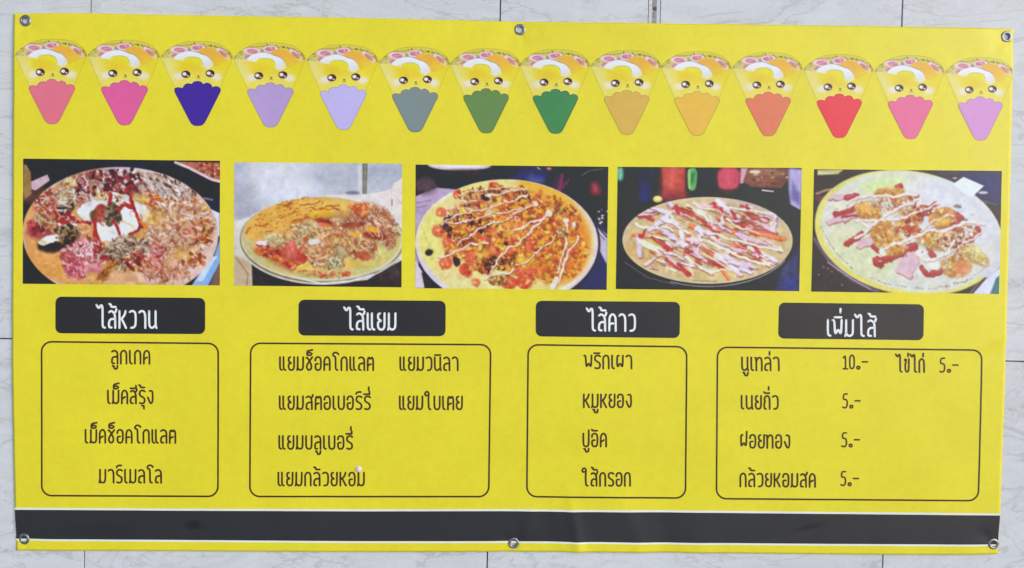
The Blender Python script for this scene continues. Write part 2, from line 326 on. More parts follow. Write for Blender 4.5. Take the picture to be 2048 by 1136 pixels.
    G([(980, 880), (1080, 845), (1200, 900), (1340, 830), (1350, 850), (1200, 950), (1020, 930)], (206, 186, 112), 3, smooth=1); E(1050, 905, 46, 34, (226, 180, 96), soft=5)
    L(wiggle(r, [(760, 985), (890, 970)], 20, 5), 22, (230, 190, 176), 3); E(1020, 985, 40, 22, (206, 96, 76), soft=6)
    F([(850, 990, 200, 26)], 30, [(206, 90, 74), (226, 150, 120), (190, 170, 110)], (9, 18)); F([(910, 900, 60, 50)], 30, [(206, 200, 160), (226, 220, 190), (130, 116, 84)], (7, 13))
    for k in range(15):
        x, y = r.uniform(1170, 1330), r.uniform(460, 640)
        L([(x, y), (x+r.uniform(-20, 60), y+r.uniform(30, 90))], 6, (230, 206, 184), 2)
    for k in range(7): L([(930+k*9, 740+k*4), (975+k*10, 850-k*3)], 4, (210, 190, 150), 2)
    c.mask = None; c.warp(31, 1.15, 5); c.warp(32, 1.6, 14)
    c.noise(7, 9, 15, .1, True); c.noise(8, 10, 7, .15, True)
    c.noise(5, 5, 2.2); c.noise(6, 9, 6, .18); c.blur(2); c.fog((206, 170, 140), .10); c.contrast(1.12, 175)
    return c

def photo_sausage_crepe():
    c = Canvas(1680, 1082, .24, (46, 40, 54), 1.7); r = random.Random(8); O = (47, 22)
    def S(P): return [(x-O[0], y-O[1]) for x, y in P]
    E = lambda x, y, *a, **k: c.ell(x-O[0], y-O[1], *a, **k)
    def F(area, *a, **k): c.frags(r, [(e[0]-O[0], e[1]-O[1])+tuple(e[2:]) for e in area], *a, **k)
    G = lambda P, *a, **k: c.poly(S(P), *a, **k)
    L = lambda P, *a, **k: c.line(S(P), *a, **k)
    E(430, 20, 280, 50, (206, 196, 206), soft=6); E(430, 6, 240, 36, (236, 228, 230), soft=6)
    E(560, 90, 300, 30, (60, 50, 60), soft=12); E(780, 70, 60, 50, (42, 62, 66), soft=40)
    E(1060, 110, 150, 90, (56, 62, 108), soft=50); E(1100, 150, 60, 30, (80, 92, 150), soft=24); E(1300, 190, 60, 60, (76, 40, 84), soft=30)
    L([(1325, 100), (1300, 240)], 22, (140, 50, 100), 14); L([(1385, 140), (1320, 210)], 14, (120, 50, 96), 12)
    E(1615, 215, 34, 52, (168, 70, 90), soft=22, rot=-14); L([(1500, 96), (1560, 60), (1680, 40)], 12, (90, 100, 96), 5)
    E(1210, 44, 20, 12, (200, 120, 110), soft=5); L([(1110, 36), (1130, 50)], 10, (200, 190, 120), 3)
    G([(47, 300), (230, 220), (400, 235), (300, 330), (90, 520), (70, 1100), (47, 1100)], (176, 156, 186), 5)
    E(130, 200, 100, 70, (88, 74, 84), soft=24); L([(50, 360), (190, 330)], 5, (110, 90, 120), 2); L([(50, 400), (150, 380)], 5, (120, 100, 130), 2)
    G([(47, 860), (110, 960), (130, 1100), (47, 1100)], (206, 190, 206), 4); G([(100, 960), (240, 1100), (130, 1100)], (58, 44, 56), 4)
    G([(1580, 480), (1730, 560), (1730, 1110), (1480, 1110), (1640, 760)], (46, 52, 100), 10); G([(1580, 490), (1725, 620), (1725, 880), (1640, 720)], (186, 180, 206), 6)
    L([(1600, 500), (1720, 640)], 12, (60, 50, 66), 4); L([(1590, 540), (1700, 660)], 8, (90, 80, 96), 3)
    for k in range(16): E(r.uniform(1640, 1725), r.uniform(385, 520), 10, 8, (214, 210, 214) if k % 2 else (110, 100, 112), soft=3)
    E(855, 705, 812, 560, (60, 48, 60), soft=4); E(846, 700, 800, 558, (206, 198, 214), soft=3); E(846, 692, 780, 545, (232, 226, 214), soft=5)
    c.clip(846-O[0], 694-O[1], 784, 549)
    E(200, 980, 90, 200, (206, 196, 216), soft=20, rot=-34)
    E(840, 690, 748, 530, (228, 206, 140), soft=8); E(200, 620, 160, 270, (216, 208, 130), soft=34); E(620, 210, 260, 56, (220, 210, 130), soft=20, rot=-10)
    E(1250, 640, 330, 400, (222, 150, 66), soft=40, rot=-24); E(1180, 260, 280, 90, (226, 176, 76), soft=30, rot=22); E(450, 1020, 220, 60, (226, 206, 150), soft=24, rot=20)
    c.noise(3, 8, 9)
    E(800, 560, 520, 300, (204, 124, 78), soft=40, rot=-10); E(1280, 720, 260, 320, (216, 132, 60), soft=30)
    F([(900, 560, 480, 300), (1250, 420, 260, 130, 26)], 420, [(206, 116, 74), (222, 150, 76), (180, 90, 66), (228, 184, 110), (200, 100, 84), (150, 80, 60), (226, 166, 60)], (9, 22))
    F([(1330, 760, 220, 240), (1150, 900, 220, 130)], 240, [(224, 150, 58), (206, 112, 52), (230, 176, 90), (190, 92, 50), (222, 130, 66)], (10, 24))
    F([(640, 270, 230, 60, -8)], 80, [(196, 130, 84), (226, 200, 160), (110, 66, 56), (206, 150, 96), (160, 92, 66)], (8, 18))
    F([(980, 270, 60, 70)], 30, [(176, 100, 66), (206, 140, 90), (90, 60, 52)], (9, 16))
    F([(560, 400, 220, 70, -10), (420, 470, 130, 70, -20)], 110, [(214, 180, 140), (96, 60, 60), (186, 110, 90), (206, 150, 90), (232, 216, 190)], (8, 20))
    F([(420, 480, 140, 26, -14), (620, 510, 110, 50, -6), (330, 600, 50, 70, -50)], 90, [(70, 42, 50), (92, 56, 62), (50, 34, 44), (130, 80, 80)], (9, 20))
    F([(480, 620, 160, 80, -20)], 60, [(196, 110, 66), (150, 76, 56), (216, 156, 100), (110, 60, 50)], (9, 20))
    E(650, 302, 30, 26, (56, 34, 46), soft=4); E(850, 700, 34, 26, (60, 40, 50), soft=4); E(165, 786, 34, 32, (54, 32, 36), soft=4); E(410, 870, 30, 44, (56, 30, 36), soft=4); E(620, 600, 30, 24, (64, 42, 52), soft=4)
    E(700, 870, 120, 60, (72, 44, 52), soft=8, rot=-20); G([(760, 870), (820, 815), (870, 850), (925, 810), (930, 900), (880, 920), (810, 950), (740, 920)], (48, 32, 40), 4)
    F([(640, 900, 80, 50), (820, 880, 100, 50)], 40, [(60, 40, 48), (96, 60, 66), (150, 90, 80), (40, 28, 36)], (9, 20))
    for x, y, a, b, ro in ((730, 190, 46, 26, 10), (410, 270, 34, 50, 20), (270, 430, 50, 44, 0), (240, 600, 60, 46, 30), (600, 350, 60, 26, 0), (330, 700, 50, 60, -20), (310, 870, 62, 56, 0), (500, 930, 76, 66, 0), (540, 820, 60, 60, 0),
                        (760, 730, 70, 76, 0), (1050, 670, 66, 40, 0), (1060, 750, 70, 44, 30), (1120, 790, 60, 30, 20), (870, 1040, 80, 60, 0), (1000, 1040, 76, 64, 0), (960, 940, 60, 50, 0), (1050, 940, 70, 40, 0), (580, 1040, 40, 30, 0), (900, 780, 76, 40, -20), (420, 790, 70, 40, -20), (870, 660, 60, 40, 0), (620, 660, 60, 36, -10), (800, 450, 60, 26, 0)):
        v = r.uniform(-16, 16); a *= .9; b *= .82; E(x+3, y+9, a, b, (166, 70, 50), ro, 8); E(x, y, a, b, (214+v*.4, 98+v, 82+v), ro, 5); E(x-6, y-6, a*.6, b*.5, (226, 128+v, 106), ro, 16, .7); F([(x, y+b*.3, a*.9, b*.8)], 3, [(222, 150, 70), (206, 110, 70), (230, 180, 110), (180, 80, 60)], (7, 15))
    F([(780, 1020, 100, 50), (850, 930, 60, 40)], 40, [(206, 190, 140), (150, 110, 80), (110, 80, 60), (224, 170, 90)], (8, 18))
    E(770, 330, 60, 50, (226, 178, 90), soft=20); E(860, 580, 90, 60, (228, 186, 96), soft=34, alpha=.8); E(700, 450, 60, 30, (226, 196, 130), soft=6); E(640, 790, 80, 50, (226, 170, 80), soft=30, alpha=.8); E(1000, 850, 90, 60, (228, 184, 84), soft=34, alpha=.8)
    F([(760, 640, 480, 330, -8)], 200, [(226, 158, 72), (214, 124, 76), (230, 184, 104), (206, 100, 76), (150, 84, 60), (228, 168, 56)], (9, 24))
    W = (236, 214, 200)
    for P, w in (([(430, 290), (560, 250), (700, 240), (800, 210), (930, 200)], 8), ([(660, 290), (780, 270), (880, 240), (1020, 225)], 11), ([(820, 320), (860, 350), (930, 300), (1020, 285)], 17),
                 ([(270, 550), (330, 490), (470, 440), (620, 405), (720, 385), (820, 350)], 12), ([(310, 520), (400, 530), (560, 500), (720, 440), (850, 430), (980, 395)], 12),
                 ([(400, 715), (500, 660), (600, 580), (700, 530), (830, 500), (960, 430), (1090, 350)], 13), ([(910, 590), (1010, 550), (1130, 490), (1220, 430)], 18), ([(1150, 490), (1060, 600), (960, 700), (860, 750), (760, 850), (690, 960)], 15),
                 ([(250, 820), (350, 815), (450, 750), (540, 710), (680, 700)], 16), ([(930, 900), (1040, 850), (1120, 760), (1250, 670), (1300, 570)], 12),
                 ([(1370, 500), (1385, 590), (1340, 800), (1300, 960)], 18), ([(1470, 640), (1400, 740), (1350, 900), (1310, 1020), (1250, 1100)], 20), ([(640, 1020), (700, 980), (820, 970), (910, 930)], 18), ([(400, 300), (460, 350), (580, 330)], 9), ([(1280, 1000), (1250, 1090)], 44)):
        P = wiggle(r, P, 34, 7); L([(x+2, y+6) for x, y in P], w+3, (140, 76, 54), 2.5, .6); L(P, w, W, 2)
    E(1215, 440, 30, 26, W, soft=3); E(1095, 350, 24, 18, W, soft=3); E(1365, 500, 28, 20, W, soft=3); E(1440, 540, 14, 28, W, soft=4); E(340, 390, 44, 30, (222, 206, 160), soft=4)
    for x, y in ((932, 490), (400, 395), (380, 665)): c.ring(x-O[0], y-O[1], 18, 15, 7, (230, 206, 190))
    F([(1340, 600, 60, 50), (1290, 400, 60, 40)], 24, [(120, 76, 70), (206, 176, 120), (150, 100, 86)], (8, 16))
    c.mask = None; c.warp(31, 1.15, 5); c.warp(32, 1.6, 14)
    c.noise(7, 9, 15, .1, True); c.noise(8, 10, 7, .15, True)
    c.noise(5, 5, 2.2); c.noise(6, 9, 6, .18); c.blur(2); c.fog((214, 150, 110), .06); c.contrast(1.14)
    return c

def photo_crab_stick_crepe():
    c = Canvas(1575, 1050, .24, (42, 38, 44), 1.7); r = random.Random(21); O = (35, 40)
    def S(P): return [(x-O[0], y-O[1]) for x, y in P]
    E = lambda x, y, *a, **k: c.ell(x-O[0], y-O[1], *a, **k)
    def F(area, *a, **k): c.frags(r, [(e[0]-O[0], e[1]-O[1])+tuple(e[2:]) for e in area], *a, **k)
    G = lambda P, *a, **k: c.poly(S(P), *a, **k)
    L = lambda P, *a, **k: c.line(S(P), *a, **k)
    E(56, 100, 30, 60, (110, 180, 150), soft=12); G([(195, 50), (345, 45), (345, 330), (215, 340)], (44, 42, 74), 24); E(270, 260, 50, 90, (52, 54, 100), soft=16)
    G([(412, 40), (612, 40), (615, 300), (425, 300)], (170, 70, 68), 16); E(505, 150, 60, 150, (204, 96, 88), soft=60); E(520, 290, 110, 50, (140, 62, 64), soft=40)
    G([(632, 44), (718, 44), (715, 200), (690, 245), (640, 235)], (100, 168, 104), 10, smooth=1); G([(660, 90), (700, 80), (690, 170), (655, 190)], (60, 120, 66), 14); G([(638, 60), (654, 60), (658, 225), (642, 222)], (160, 200, 130), 8)
    G([(730, 44), (880, 44), (880, 230), (740, 240)], (44, 41, 62), 20)
    G([(890, 44), (1090, 44), (1075, 190), (1050, 225), (920, 225), (893, 190)], (184, 70, 90), 12, smooth=1); E(980, 120, 50, 90, (206, 92, 110), soft=50); G([(1088, 44), (1150, 44), (1120, 170), (1085, 180)], (206, 150, 160), 6)
    G([(1150, 44), (1500, 44), (1510, 130), (1440, 215), (1180, 205), (1110, 160)], (112, 76, 70), 6); E(1300, 80, 150, 40, (150, 110, 84), soft=14); E(1260, 150, 130, 46, (136, 84, 74), soft=14)
    for k in range(26): E(r.uniform(1160, 1500), r.uniform(50, 190), r.uniform(6, 24), r.uniform(3, 8), r.choice([(200, 160, 110), (90, 50, 48), (220, 196, 170), (130, 90, 70)]), rot=r.uniform(-20, 20), soft=3)
    E(1210, 76, 46, 14, (226, 200, 180), soft=4)
    L([(1275, 232), (1370, 242)], 11, (226, 214, 214), 3)
    G([(1500, 44), (1620, 50), (1610, 420), (1520, 360), (1500, 220)], (170, 158, 200), 16); G([(1530, 150), (1600, 260), (1600, 360), (1520, 300)], (112, 104, 158), 20); G([(1510, 350), (1610, 400), (1600, 470), (1500, 420)], (50, 42, 62), 8)
    E(380, 315, 40, 28, (214, 190, 96), soft=4); E(380, 308, 26, 16, (232, 226, 170), soft=5)
    G([(1460, 860), (1606, 700), (1606, 1100), (1380, 1100)], (62, 66, 104), 40); G([(1480, 1000), (1606, 960), (1606, 1100), (1470, 1100)], (58, 66, 126), 40)
    E(90, 560, 100, 60, (60, 50, 60), soft=20)
    E(814, 690, 742, 404, (34, 30, 38), soft=5); L([(110, 860), (300, 985), (560, 1050)], 6, (150, 140, 150), 4)
    c.ring(815-O[0], 660-O[1], 735, 400, 7, (196, 190, 196), 25, 115, soft=4)
    E(815, 665, 730, 372, (206, 190, 156), soft=3); E(815, 668, 716, 358, (200, 178, 136), soft=8)
    c.clip(815-O[0], 665-O[1], 730, 372)
    E(1250, 400, 240, 100, (190, 172, 160), soft=36, rot=18); E(330, 760, 220, 120, (204, 172, 116), soft=30)
    E(900, 930, 340, 70, (206, 182, 132), soft=24)
    c.noise(3, 7, 9)
    PK = [(226, 180, 190), (214, 196, 214), (236, 204, 206), (206, 190, 210), (228, 216, 226)]
    for P in ([(530, 390), (640, 420), (760, 500), (900, 600)], [(230, 470), (380, 430)], [(350, 640), (440, 700), (500, 750)], [(620, 740), (700, 790), (820, 850), (950, 880)], [(470, 850), (560, 900), (660, 960)],
              [(870, 360), (930, 400)], [(1110, 540), (1260, 580), (1400, 610)], [(1100, 380), (1180, 450), (1330, 490)], [(900, 550), (1060, 590)], [(1060, 690), (1200, 740), (1260, 800)], [(1020, 780), (1230, 840)], [(960, 470), (1100, 520), (1220, 560)]):
        P = wiggle(r, P, 50, 8); L(P, 42, (168, 66, 62), 5); L(P, 18, (196, 96, 90), 6)
    for P in ([(880, 550), (1060, 590)], [(560, 610), (680, 620)], [(1170, 590), (1350, 630), (1480, 650)], [(780, 740), (860, 780)], [(1010, 700), (1090, 710)], [(380, 600), (470, 620)], [(180, 630), (260, 632)], [(900, 860), (1000, 990)], [(650, 540), (700, 550)], [(420, 860), (470, 870)]):
        L(P, 36, (220, 138, 98), 5); L([(x, y+14) for x, y in P], 12, (200, 90, 56), 4)
    def strip(P, w, col):
        w = w*.88
        P = wiggle(r, P, 60, 6); L([(x+3, y+9) for x, y in P], w, (120, 66, 62), 3, .8); L(P, w, col, 2); L([(x, y-w*.15) for x, y in P], w*.35, np.minimum(255, np.array(col)+12), 3)
    for P, w in (([(200, 450), (330, 440), (420, 410)], 24), ([(300, 420), (400, 400), (480, 440)], 40), ([(320, 580), (420, 510), (500, 430)], 40), ([(430, 480), (560, 530), (600, 640)], 46), ([(400, 570), (520, 640), (560, 690)], 44), ([(235, 640), (232, 730), (236, 800)], 46),
                 ([(530, 410), (640, 470), (700, 490)], 34), ([(740, 400), (800, 460), (840, 540)], 34), ([(700, 350), (850, 380), (980, 350), (900, 320)], 34), ([(890, 320), (990, 400), (1060, 460)], 44), ([(1010, 390), (1150, 400), (1260, 430), (1410, 440)], 34),
                 ([(1050, 450), (1180, 500), (1330, 550), (1370, 570)], 38), ([(1400, 470), (1380, 570)], 26), ([(830, 460), (880, 570)], 26), ([(730, 570), (800, 600), (900, 650)], 56), ([(560, 690), (680, 660), (790, 600)], 44),
                 ([(1080, 600), (1200, 660), (1330, 690), (1440, 740)], 42), ([(860, 670), (1010, 720), (1160, 760), (1280, 790)], 34), ([(1170, 710), (1290, 780), (1400, 840)], 50), ([(890, 780), (990, 850), (1100, 940)], 60), ([(960, 800), (1070, 860), (1190, 880)], 50), ([(1100, 900), (1190, 930)], 40),
                 ([(290, 870), (360, 820), (420, 770)], 34), ([(430, 750), (520, 840), (600, 900)], 36), ([(600, 780), (700, 870), (850, 940)], 34), ([(640, 720), (760, 690), (720, 780)], 34), ([(500, 720), (620, 700), (720, 680)], 40), ([(700, 740), (760, 820), (860, 880)], 30),
                 ([(500, 360), (470, 340)], 40), ([(980, 480), (1100, 500)], 26), ([(1240, 760), (1250, 800)], 26), ([(940, 450), (950, 520)], 30), ([(1300, 440), (1400, 460)], 30)):
        strip(P, w, r.choice(PK))
    for P in ([(540, 370), (560, 430)], [(870, 370), (930, 400)], [(1150, 370), (1160, 440)], [(280, 570), (240, 640)], [(460, 720), (480, 750)], [(560, 860), (660, 950)], [(640, 760), (690, 780)], [(860, 870), (950, 890)], [(1200, 700), (1260, 770)], [(830, 540), (900, 640)], [(300, 480), (340, 490)], [(1020, 420), (1050, 470)]):
        L(wiggle(r, P, 30, 6), 30, (184, 68, 74), 4)
    M = (238, 226, 200)
    for k in range(80):
        x, y = r.uniform(260, 1340), r.uniform(370, 900); q = r.uniform(.1, .7); l = r.uniform(40, 110); strip([(x, y), (x+l*math.cos(q), y+l*math.sin(q))], r.uniform(10, 22), r.choice(PK+[(206, 150, 150), (200, 176, 120), (190, 90, 80)]))
    for P, w in (([(640, 360), (660, 380), (800, 470), (850, 530)], 22), ([(200, 520), (230, 560), (300, 560)], 24), ([(500, 450), (560, 560), (700, 620), (760, 670)], 14), ([(260, 690), (330, 720), (400, 750)], 46), ([(860, 600), (1000, 650), (1300, 720), (1470, 750), (1440, 720)], 17),
                 ([(840, 680), (1000, 760), (1200, 840), (1360, 870), (1300, 830)], 24), ([(360, 560), (500, 570)], 12), ([(980, 480), (1100, 560), (1250, 600)], 12), ([(620, 800), (690, 850), (840, 940), (960, 910)], 15), ([(1000, 380), (1200, 410), (1400, 440)], 14), ([(470, 900), (560, 940)], 14), ([(760, 780), (860, 820), (1020, 920)], 12), ([(700, 350), (760, 390), (900, 410), (930, 440)], 14), ([(1400, 450), (1350, 540), (1390, 590)], 12), ([(660, 900), (690, 960)], 14), ([(320, 630), (400, 650), (500, 670)], 14)):
        P = wiggle(r, P, 40, 5); L([(x+2, y+6) for x, y in P], w, (140, 90, 60), 3, .55); L(P, w, M, 2)
    for k in range(60):
        x, y = r.uniform(300, 1350), r.uniform(340, 900); L([(x, y), (x+r.uniform(15, 60), y+r.uniform(5, 30))], r.uniform(5, 12), r.choice([(236, 224, 230), (176, 60, 66), (200, 170, 120), (226, 150, 150), (150, 90, 80)]), 2, .8)
    L(wiggle(r, [(700, 1010), (900, 1016)], 20, 3), 5, (120, 96, 60), 2)
    c.mask = None; c.warp(31, 1.15, 5); c.warp(32, 1.6, 14)
    c.noise(7, 9, 15, .1, True); c.noise(8, 10, 7, .15, True)
    c.noise(5, 5, 2.2); c.noise(6, 8, 6, .18); c.blur(2); c.fog((205, 175, 180), .06); c.contrast(1.14)
    return c

def photo_fried_chicken_crepe():
    c = Canvas(1635, 1060, .24, (58, 50, 56), 1.7); r = random.Random(4); O = (45, 38)
    def S(P): return [(x-O[0], y-O[1]) for x, y in P]
    E = lambda x, y, *a, **k: c.ell(x-O[0], y-O[1], *a, **k)
    def F(area, *a, **k): c.frags(r, [(e[0]-O[0], e[1]-O[1])+tuple(e[2:]) for e in area], *a, **k)
    G = lambda P, *a, **k: c.poly(S(P), *a, **k)
    L = lambda P, *a, **k: c.line(S(P), *a, **k)
    G([(75, 45), (300, 40), (250, 80), (75, 90)], (196, 190, 120), 5); L([(80, 72), (210, 72)], 9, (220, 214, 214), 3)
    L([(70, 250), (150, 220), (200, 210)], 20, (170, 130, 100), 5); E(100, 290, 50, 26, (100, 60, 60), soft=8)
    G([(1280, 38), (1690, 38), (1690, 340), (1560, 300), (1440, 240)], (48, 50, 96), 20); E(1580, 150, 60, 40, (58, 60, 116), soft=40); G([(1100, 40), (1340, 40), (1300, 150), (1230, 140)], (66, 60, 74), 8)
    E(1520, 226, 42, 12, (200, 196, 210), soft=4); E(1270, 104, 20, 6, (200, 196, 206), soft=3)
    L([(1480, 290), (1640, 330)], 12, (96, 90, 116), 5)
    L([(60, 640), (200, 840), (400, 990), (620, 1090)], 30, (104, 86, 116), 8); L([(180, 840), (400, 985), (560, 1070)], 9, (186, 156, 196), 4)
    for k in range(6): E(r.uniform(90, 330), r.uniform(860, 1080), 8, 7, (140, 130, 134), soft=4)
    G([(1690, 860), (1690, 1100), (1450, 1100), (1560, 970)], (214, 216, 238), 6); G([(1650, 960), (1690, 930), (1690, 1100), (1600, 1100)], (60, 116, 126), 6); L([(1430, 1090), (1530, 960)], 14, (120, 106, 96), 4)
    E(880, 580, 826, 532, (222, 214, 118), soft=4, rot=10); E(900, 570, 790, 510, (214, 214, 206), soft=10, rot=10)
    c.clip(880-O[0], 580-O[1], 826, 532, 10)
    E(1300, 400, 420, 300, (214, 214, 222), soft=50, rot=20); E(480, 760, 330, 220, (216, 218, 180), soft=50, rot=26); E(640, 170, 200, 70, (208, 222, 160), soft=36, rot=-12); E(330, 520, 160, 120, (216, 216, 186), soft=40)
    L([(70, 560), (130, 700), (250, 830), (400, 950), (600, 1040), (800, 1085)], 36, (224, 212, 110), 8); L([(80, 360), (160, 270), (300, 160)], 44, (216, 210, 120), 12)
    c.mask = None
    G([(1255, 155), (1345, 92), (1525, 168), (1430, 262), (1360, 240)], (226, 236, 244), 2)
    G([(1500, 940), (1640, 800), (1640, 600), (1690, 600), (1690, 860), (1580, 960)], (206, 206, 214), 10); L([(1460, 940), (1590, 850)], 4, (130, 130, 120), 2)
    c.noise(3, 6, 10)
    for P in ([(120, 540), (170, 640), (240, 750), (400, 900)], [(520, 960), (700, 1020), (850, 1050), (1100, 1060), (1300, 1020), (1450, 960)], [(1130, 1050), (1300, 1010), (1440, 975)]):
        P = wiggle(r, P, 22, 7)
        for i in range(0, len(P)-4, 5):
            if r.random() < .75: L(P[i:i+4], r.uniform(3, 8), (110, 104, 76), 2, .85)
    for k in range(26): E(r.uniform(200, 1100), r.uniform(700, 1030), 5, 3, (150, 146, 112), soft=2, alpha=.6)
    # ham squares
    for P in ([(165, 300), (200, 250), (310, 250), (400, 290)], [(140, 480), (320, 400), (480, 440), (190, 520)], [(420, 700), (450, 640), (590, 600), (600, 680), (460, 720)], [(765, 905), (880, 730), (980, 720), (975, 830), (900, 975)]):
        G([(x+2, y+9) for x, y in P], (160, 100, 100), 3); G(P, (220, 184, 194), 3)
    E(900, 840, 60, 60, (216, 182, 200), soft=30)
    RD = (176, 62, 66)
    def sauce(P, w):
        w *= .88
        P = wiggle(r, P, 50, 6); L([(x+2, y+5) for x, y in P], w+4, (120, 34, 40), 3, .8); L(P, w, RD, 2); L([(x-2, y-w*.18) for x, y in P], w*.22, (206, 96, 104), 3, .6)
    for P, w in (([(330, 270), (420, 265)], 56), ([(230, 425), (340, 400), (470, 360)], 46), ([(300, 450), (480, 420)], 20), ([(760, 180), (810, 170)], 34), ([(330, 670), (400, 640), (470, 590)], 56), ([(470, 600), (560, 560), (620, 500)], 20),
                 ([(1030, 350), (1110, 320)], 30), ([(600, 840), (760, 780), (940, 690)], 66), ([(640, 850), (600, 810)], 70), ([(1000, 880), (1040, 940), (1160, 910), (1230, 830), (1390, 680)], 46), ([(820, 490), (960, 430), (1100, 340)], 22),
                 ([(900, 570), (1050, 600), (1200, 570), (1350, 530)], 36), ([(1290, 420), (1330, 450)], 66), ([(1480, 540), (1440, 620), (1400, 650)], 42), ([(1060, 730), (1100, 780)], 56), ([(940, 260), (900, 330)], 30), ([(1180, 520), (1300, 480)], 34), ([(570, 700), (620, 740)], 40)):
        sauce(P, w)
    # fried chicken
    FC = [(222, 162, 82), (230, 180, 104), (206, 138, 66), (236, 196, 130), (214, 150, 90), (190, 116, 60)]
    for a in ((520, 390, 110, 70, 10), (700, 230, 120, 40, -6), (640, 560, 90, 90), (700, 640, 120, 60), (780, 730, 90, 40, -16), (1170, 440, 110, 80, -20), (1150, 640, 130, 80, 0), (1300, 860, 130, 90, 0), (860, 500, 120, 60, -20), (1060, 620, 100, 60), (800, 290, 80, 40), (1480, 780, 110, 50, 30), (900, 400, 90, 30)):
        E(a[0], a[1]+8, a[2], a[3], (168, 104, 60), a[4] if len(a) > 4 else 0, 14); E(a[0], a[1], a[2]*.95, a[3]*.9, (222, 166, 92), a[4] if len(a) > 4 else 0, 14)
    F([(520, 390, 110, 65, 10), (700, 230, 120, 36, -6), (640, 560, 90, 90), (700, 640, 120, 60), (780, 730, 90, 36, -16), (1170, 440, 110, 80, -20)], 210, FC, (9, 22), (1, 1.8), shade=.3)
    F([(1150, 640, 150, 80, 0), (1300, 860, 120, 90, 0), (860, 500, 130, 60, -20), (1060, 620, 110, 60)], 170, FC+[(226, 206, 176), (196, 170, 140)], (9, 22), (1, 1.8), shade=.3)
    F([(1480, 780, 120, 46, 30), (1400, 720, 90, 50)], 60, [(222, 200, 130), (206, 176, 96), (232, 216, 160)], (9, 20), shade=.25)
    F([(1340, 580, 130, 60, -10), (1250, 660, 120, 70)], 80, [(222, 190, 150), (206, 160, 110), (150, 70, 66), (232, 216, 200), (170, 110, 90)], (8, 17))
    F([(820, 300, 110, 50), (700, 330, 150, 50), (900, 380, 160, 30, -10)], 80, [(216, 180, 130), (196, 110, 84), (228, 206, 180), (170, 76, 70), (206, 196, 180)], (8, 16), curl=.3)
    F([(870, 560, 120, 40), (950, 430, 130, 50, -24)], 50, [(186, 76, 60), (160, 56, 52), (214, 130, 90)], (8, 17))
    E(1350, 880, 60, 60, (216, 130, 80), soft=16); E(1390, 900, 40, 30, (226, 160, 116), soft=10); E(500, 380, 50, 40, (236, 176, 96), soft=12); E(1180, 470, 60, 30, (232, 186, 80), soft=12)
    E(1295, 342, 34, 14, (120, 114, 106), soft=4, rot=10); E(1360, 465, 24, 8, (100, 92, 76), soft=4)
    M = (236, 222, 214)
    for P, w in (([(240, 370), (300, 340), (420, 290), (520, 260), (700, 270), (800, 250), (940, 250)], 22), ([(430, 470), (620, 470), (720, 400), (860, 320), (950, 290)], 22), ([(415, 620), (480, 600), (560, 520), (640, 450), (760, 380)], 24),
                 ([(640, 470), (800, 460), (960, 400), (1130, 320)], 17), ([(640, 750), (700, 700), (880, 640), (1050, 560), (1200, 560), (1380, 480), (1530, 500)], 26), ([(640, 740), (660, 760)], 50), ([(960, 730), (1010, 810), (1130, 810), (1220, 740), (1280, 640)], 24),
                 ([(1020, 530), (1130, 460), (1260, 420)], 12), ([(1400, 660), (1460, 620), (1510, 560)], 14), ([(980, 560), (1100, 520)], 9), ([(1210, 760), (1300, 700), (1420, 640)], 12), ([(410, 480), (440, 490)], 14), ([(470, 500), (530, 530)], 22)):
        P = wiggle(r, P, 46, 5); L([(x+2, y+7) for x, y in P], w, (150, 96, 80), 3, .6); L(P, w, M, 2)
    E(1110, 860, 56, 26, M, soft=6, rot=6); E(1000, 750, 60, 30, (232, 226, 228), soft=6); E(280, 350, 50, 24, (228, 226, 200), soft=6); E(640, 830, 12, 8, (240, 220, 220), soft=3)
    for k in range(40):
        x, y = r.uniform(600, 1500), r.uniform(300, 800); E(x, y, r.uniform(5, 13), r.uniform(3, 7), r.choice([(232, 220, 210), (170, 70, 70), (226, 196, 140), (120, 70, 56)]), rot=r.uniform(0, 180), soft=2, alpha=.7)
    c.mask = None; c.warp(31, 1.15, 5); c.warp(32, 1.6, 14)
    c.noise(7, 5, 15, .1, True); c.noise(8, 7, 7, .15, True)
    c.noise(5, 4, 2.2); c.noise(6, 7, 6, .18); c.blur(2); c.fog((210, 190, 180), .10); c.contrast(1.08, 205)
    return c

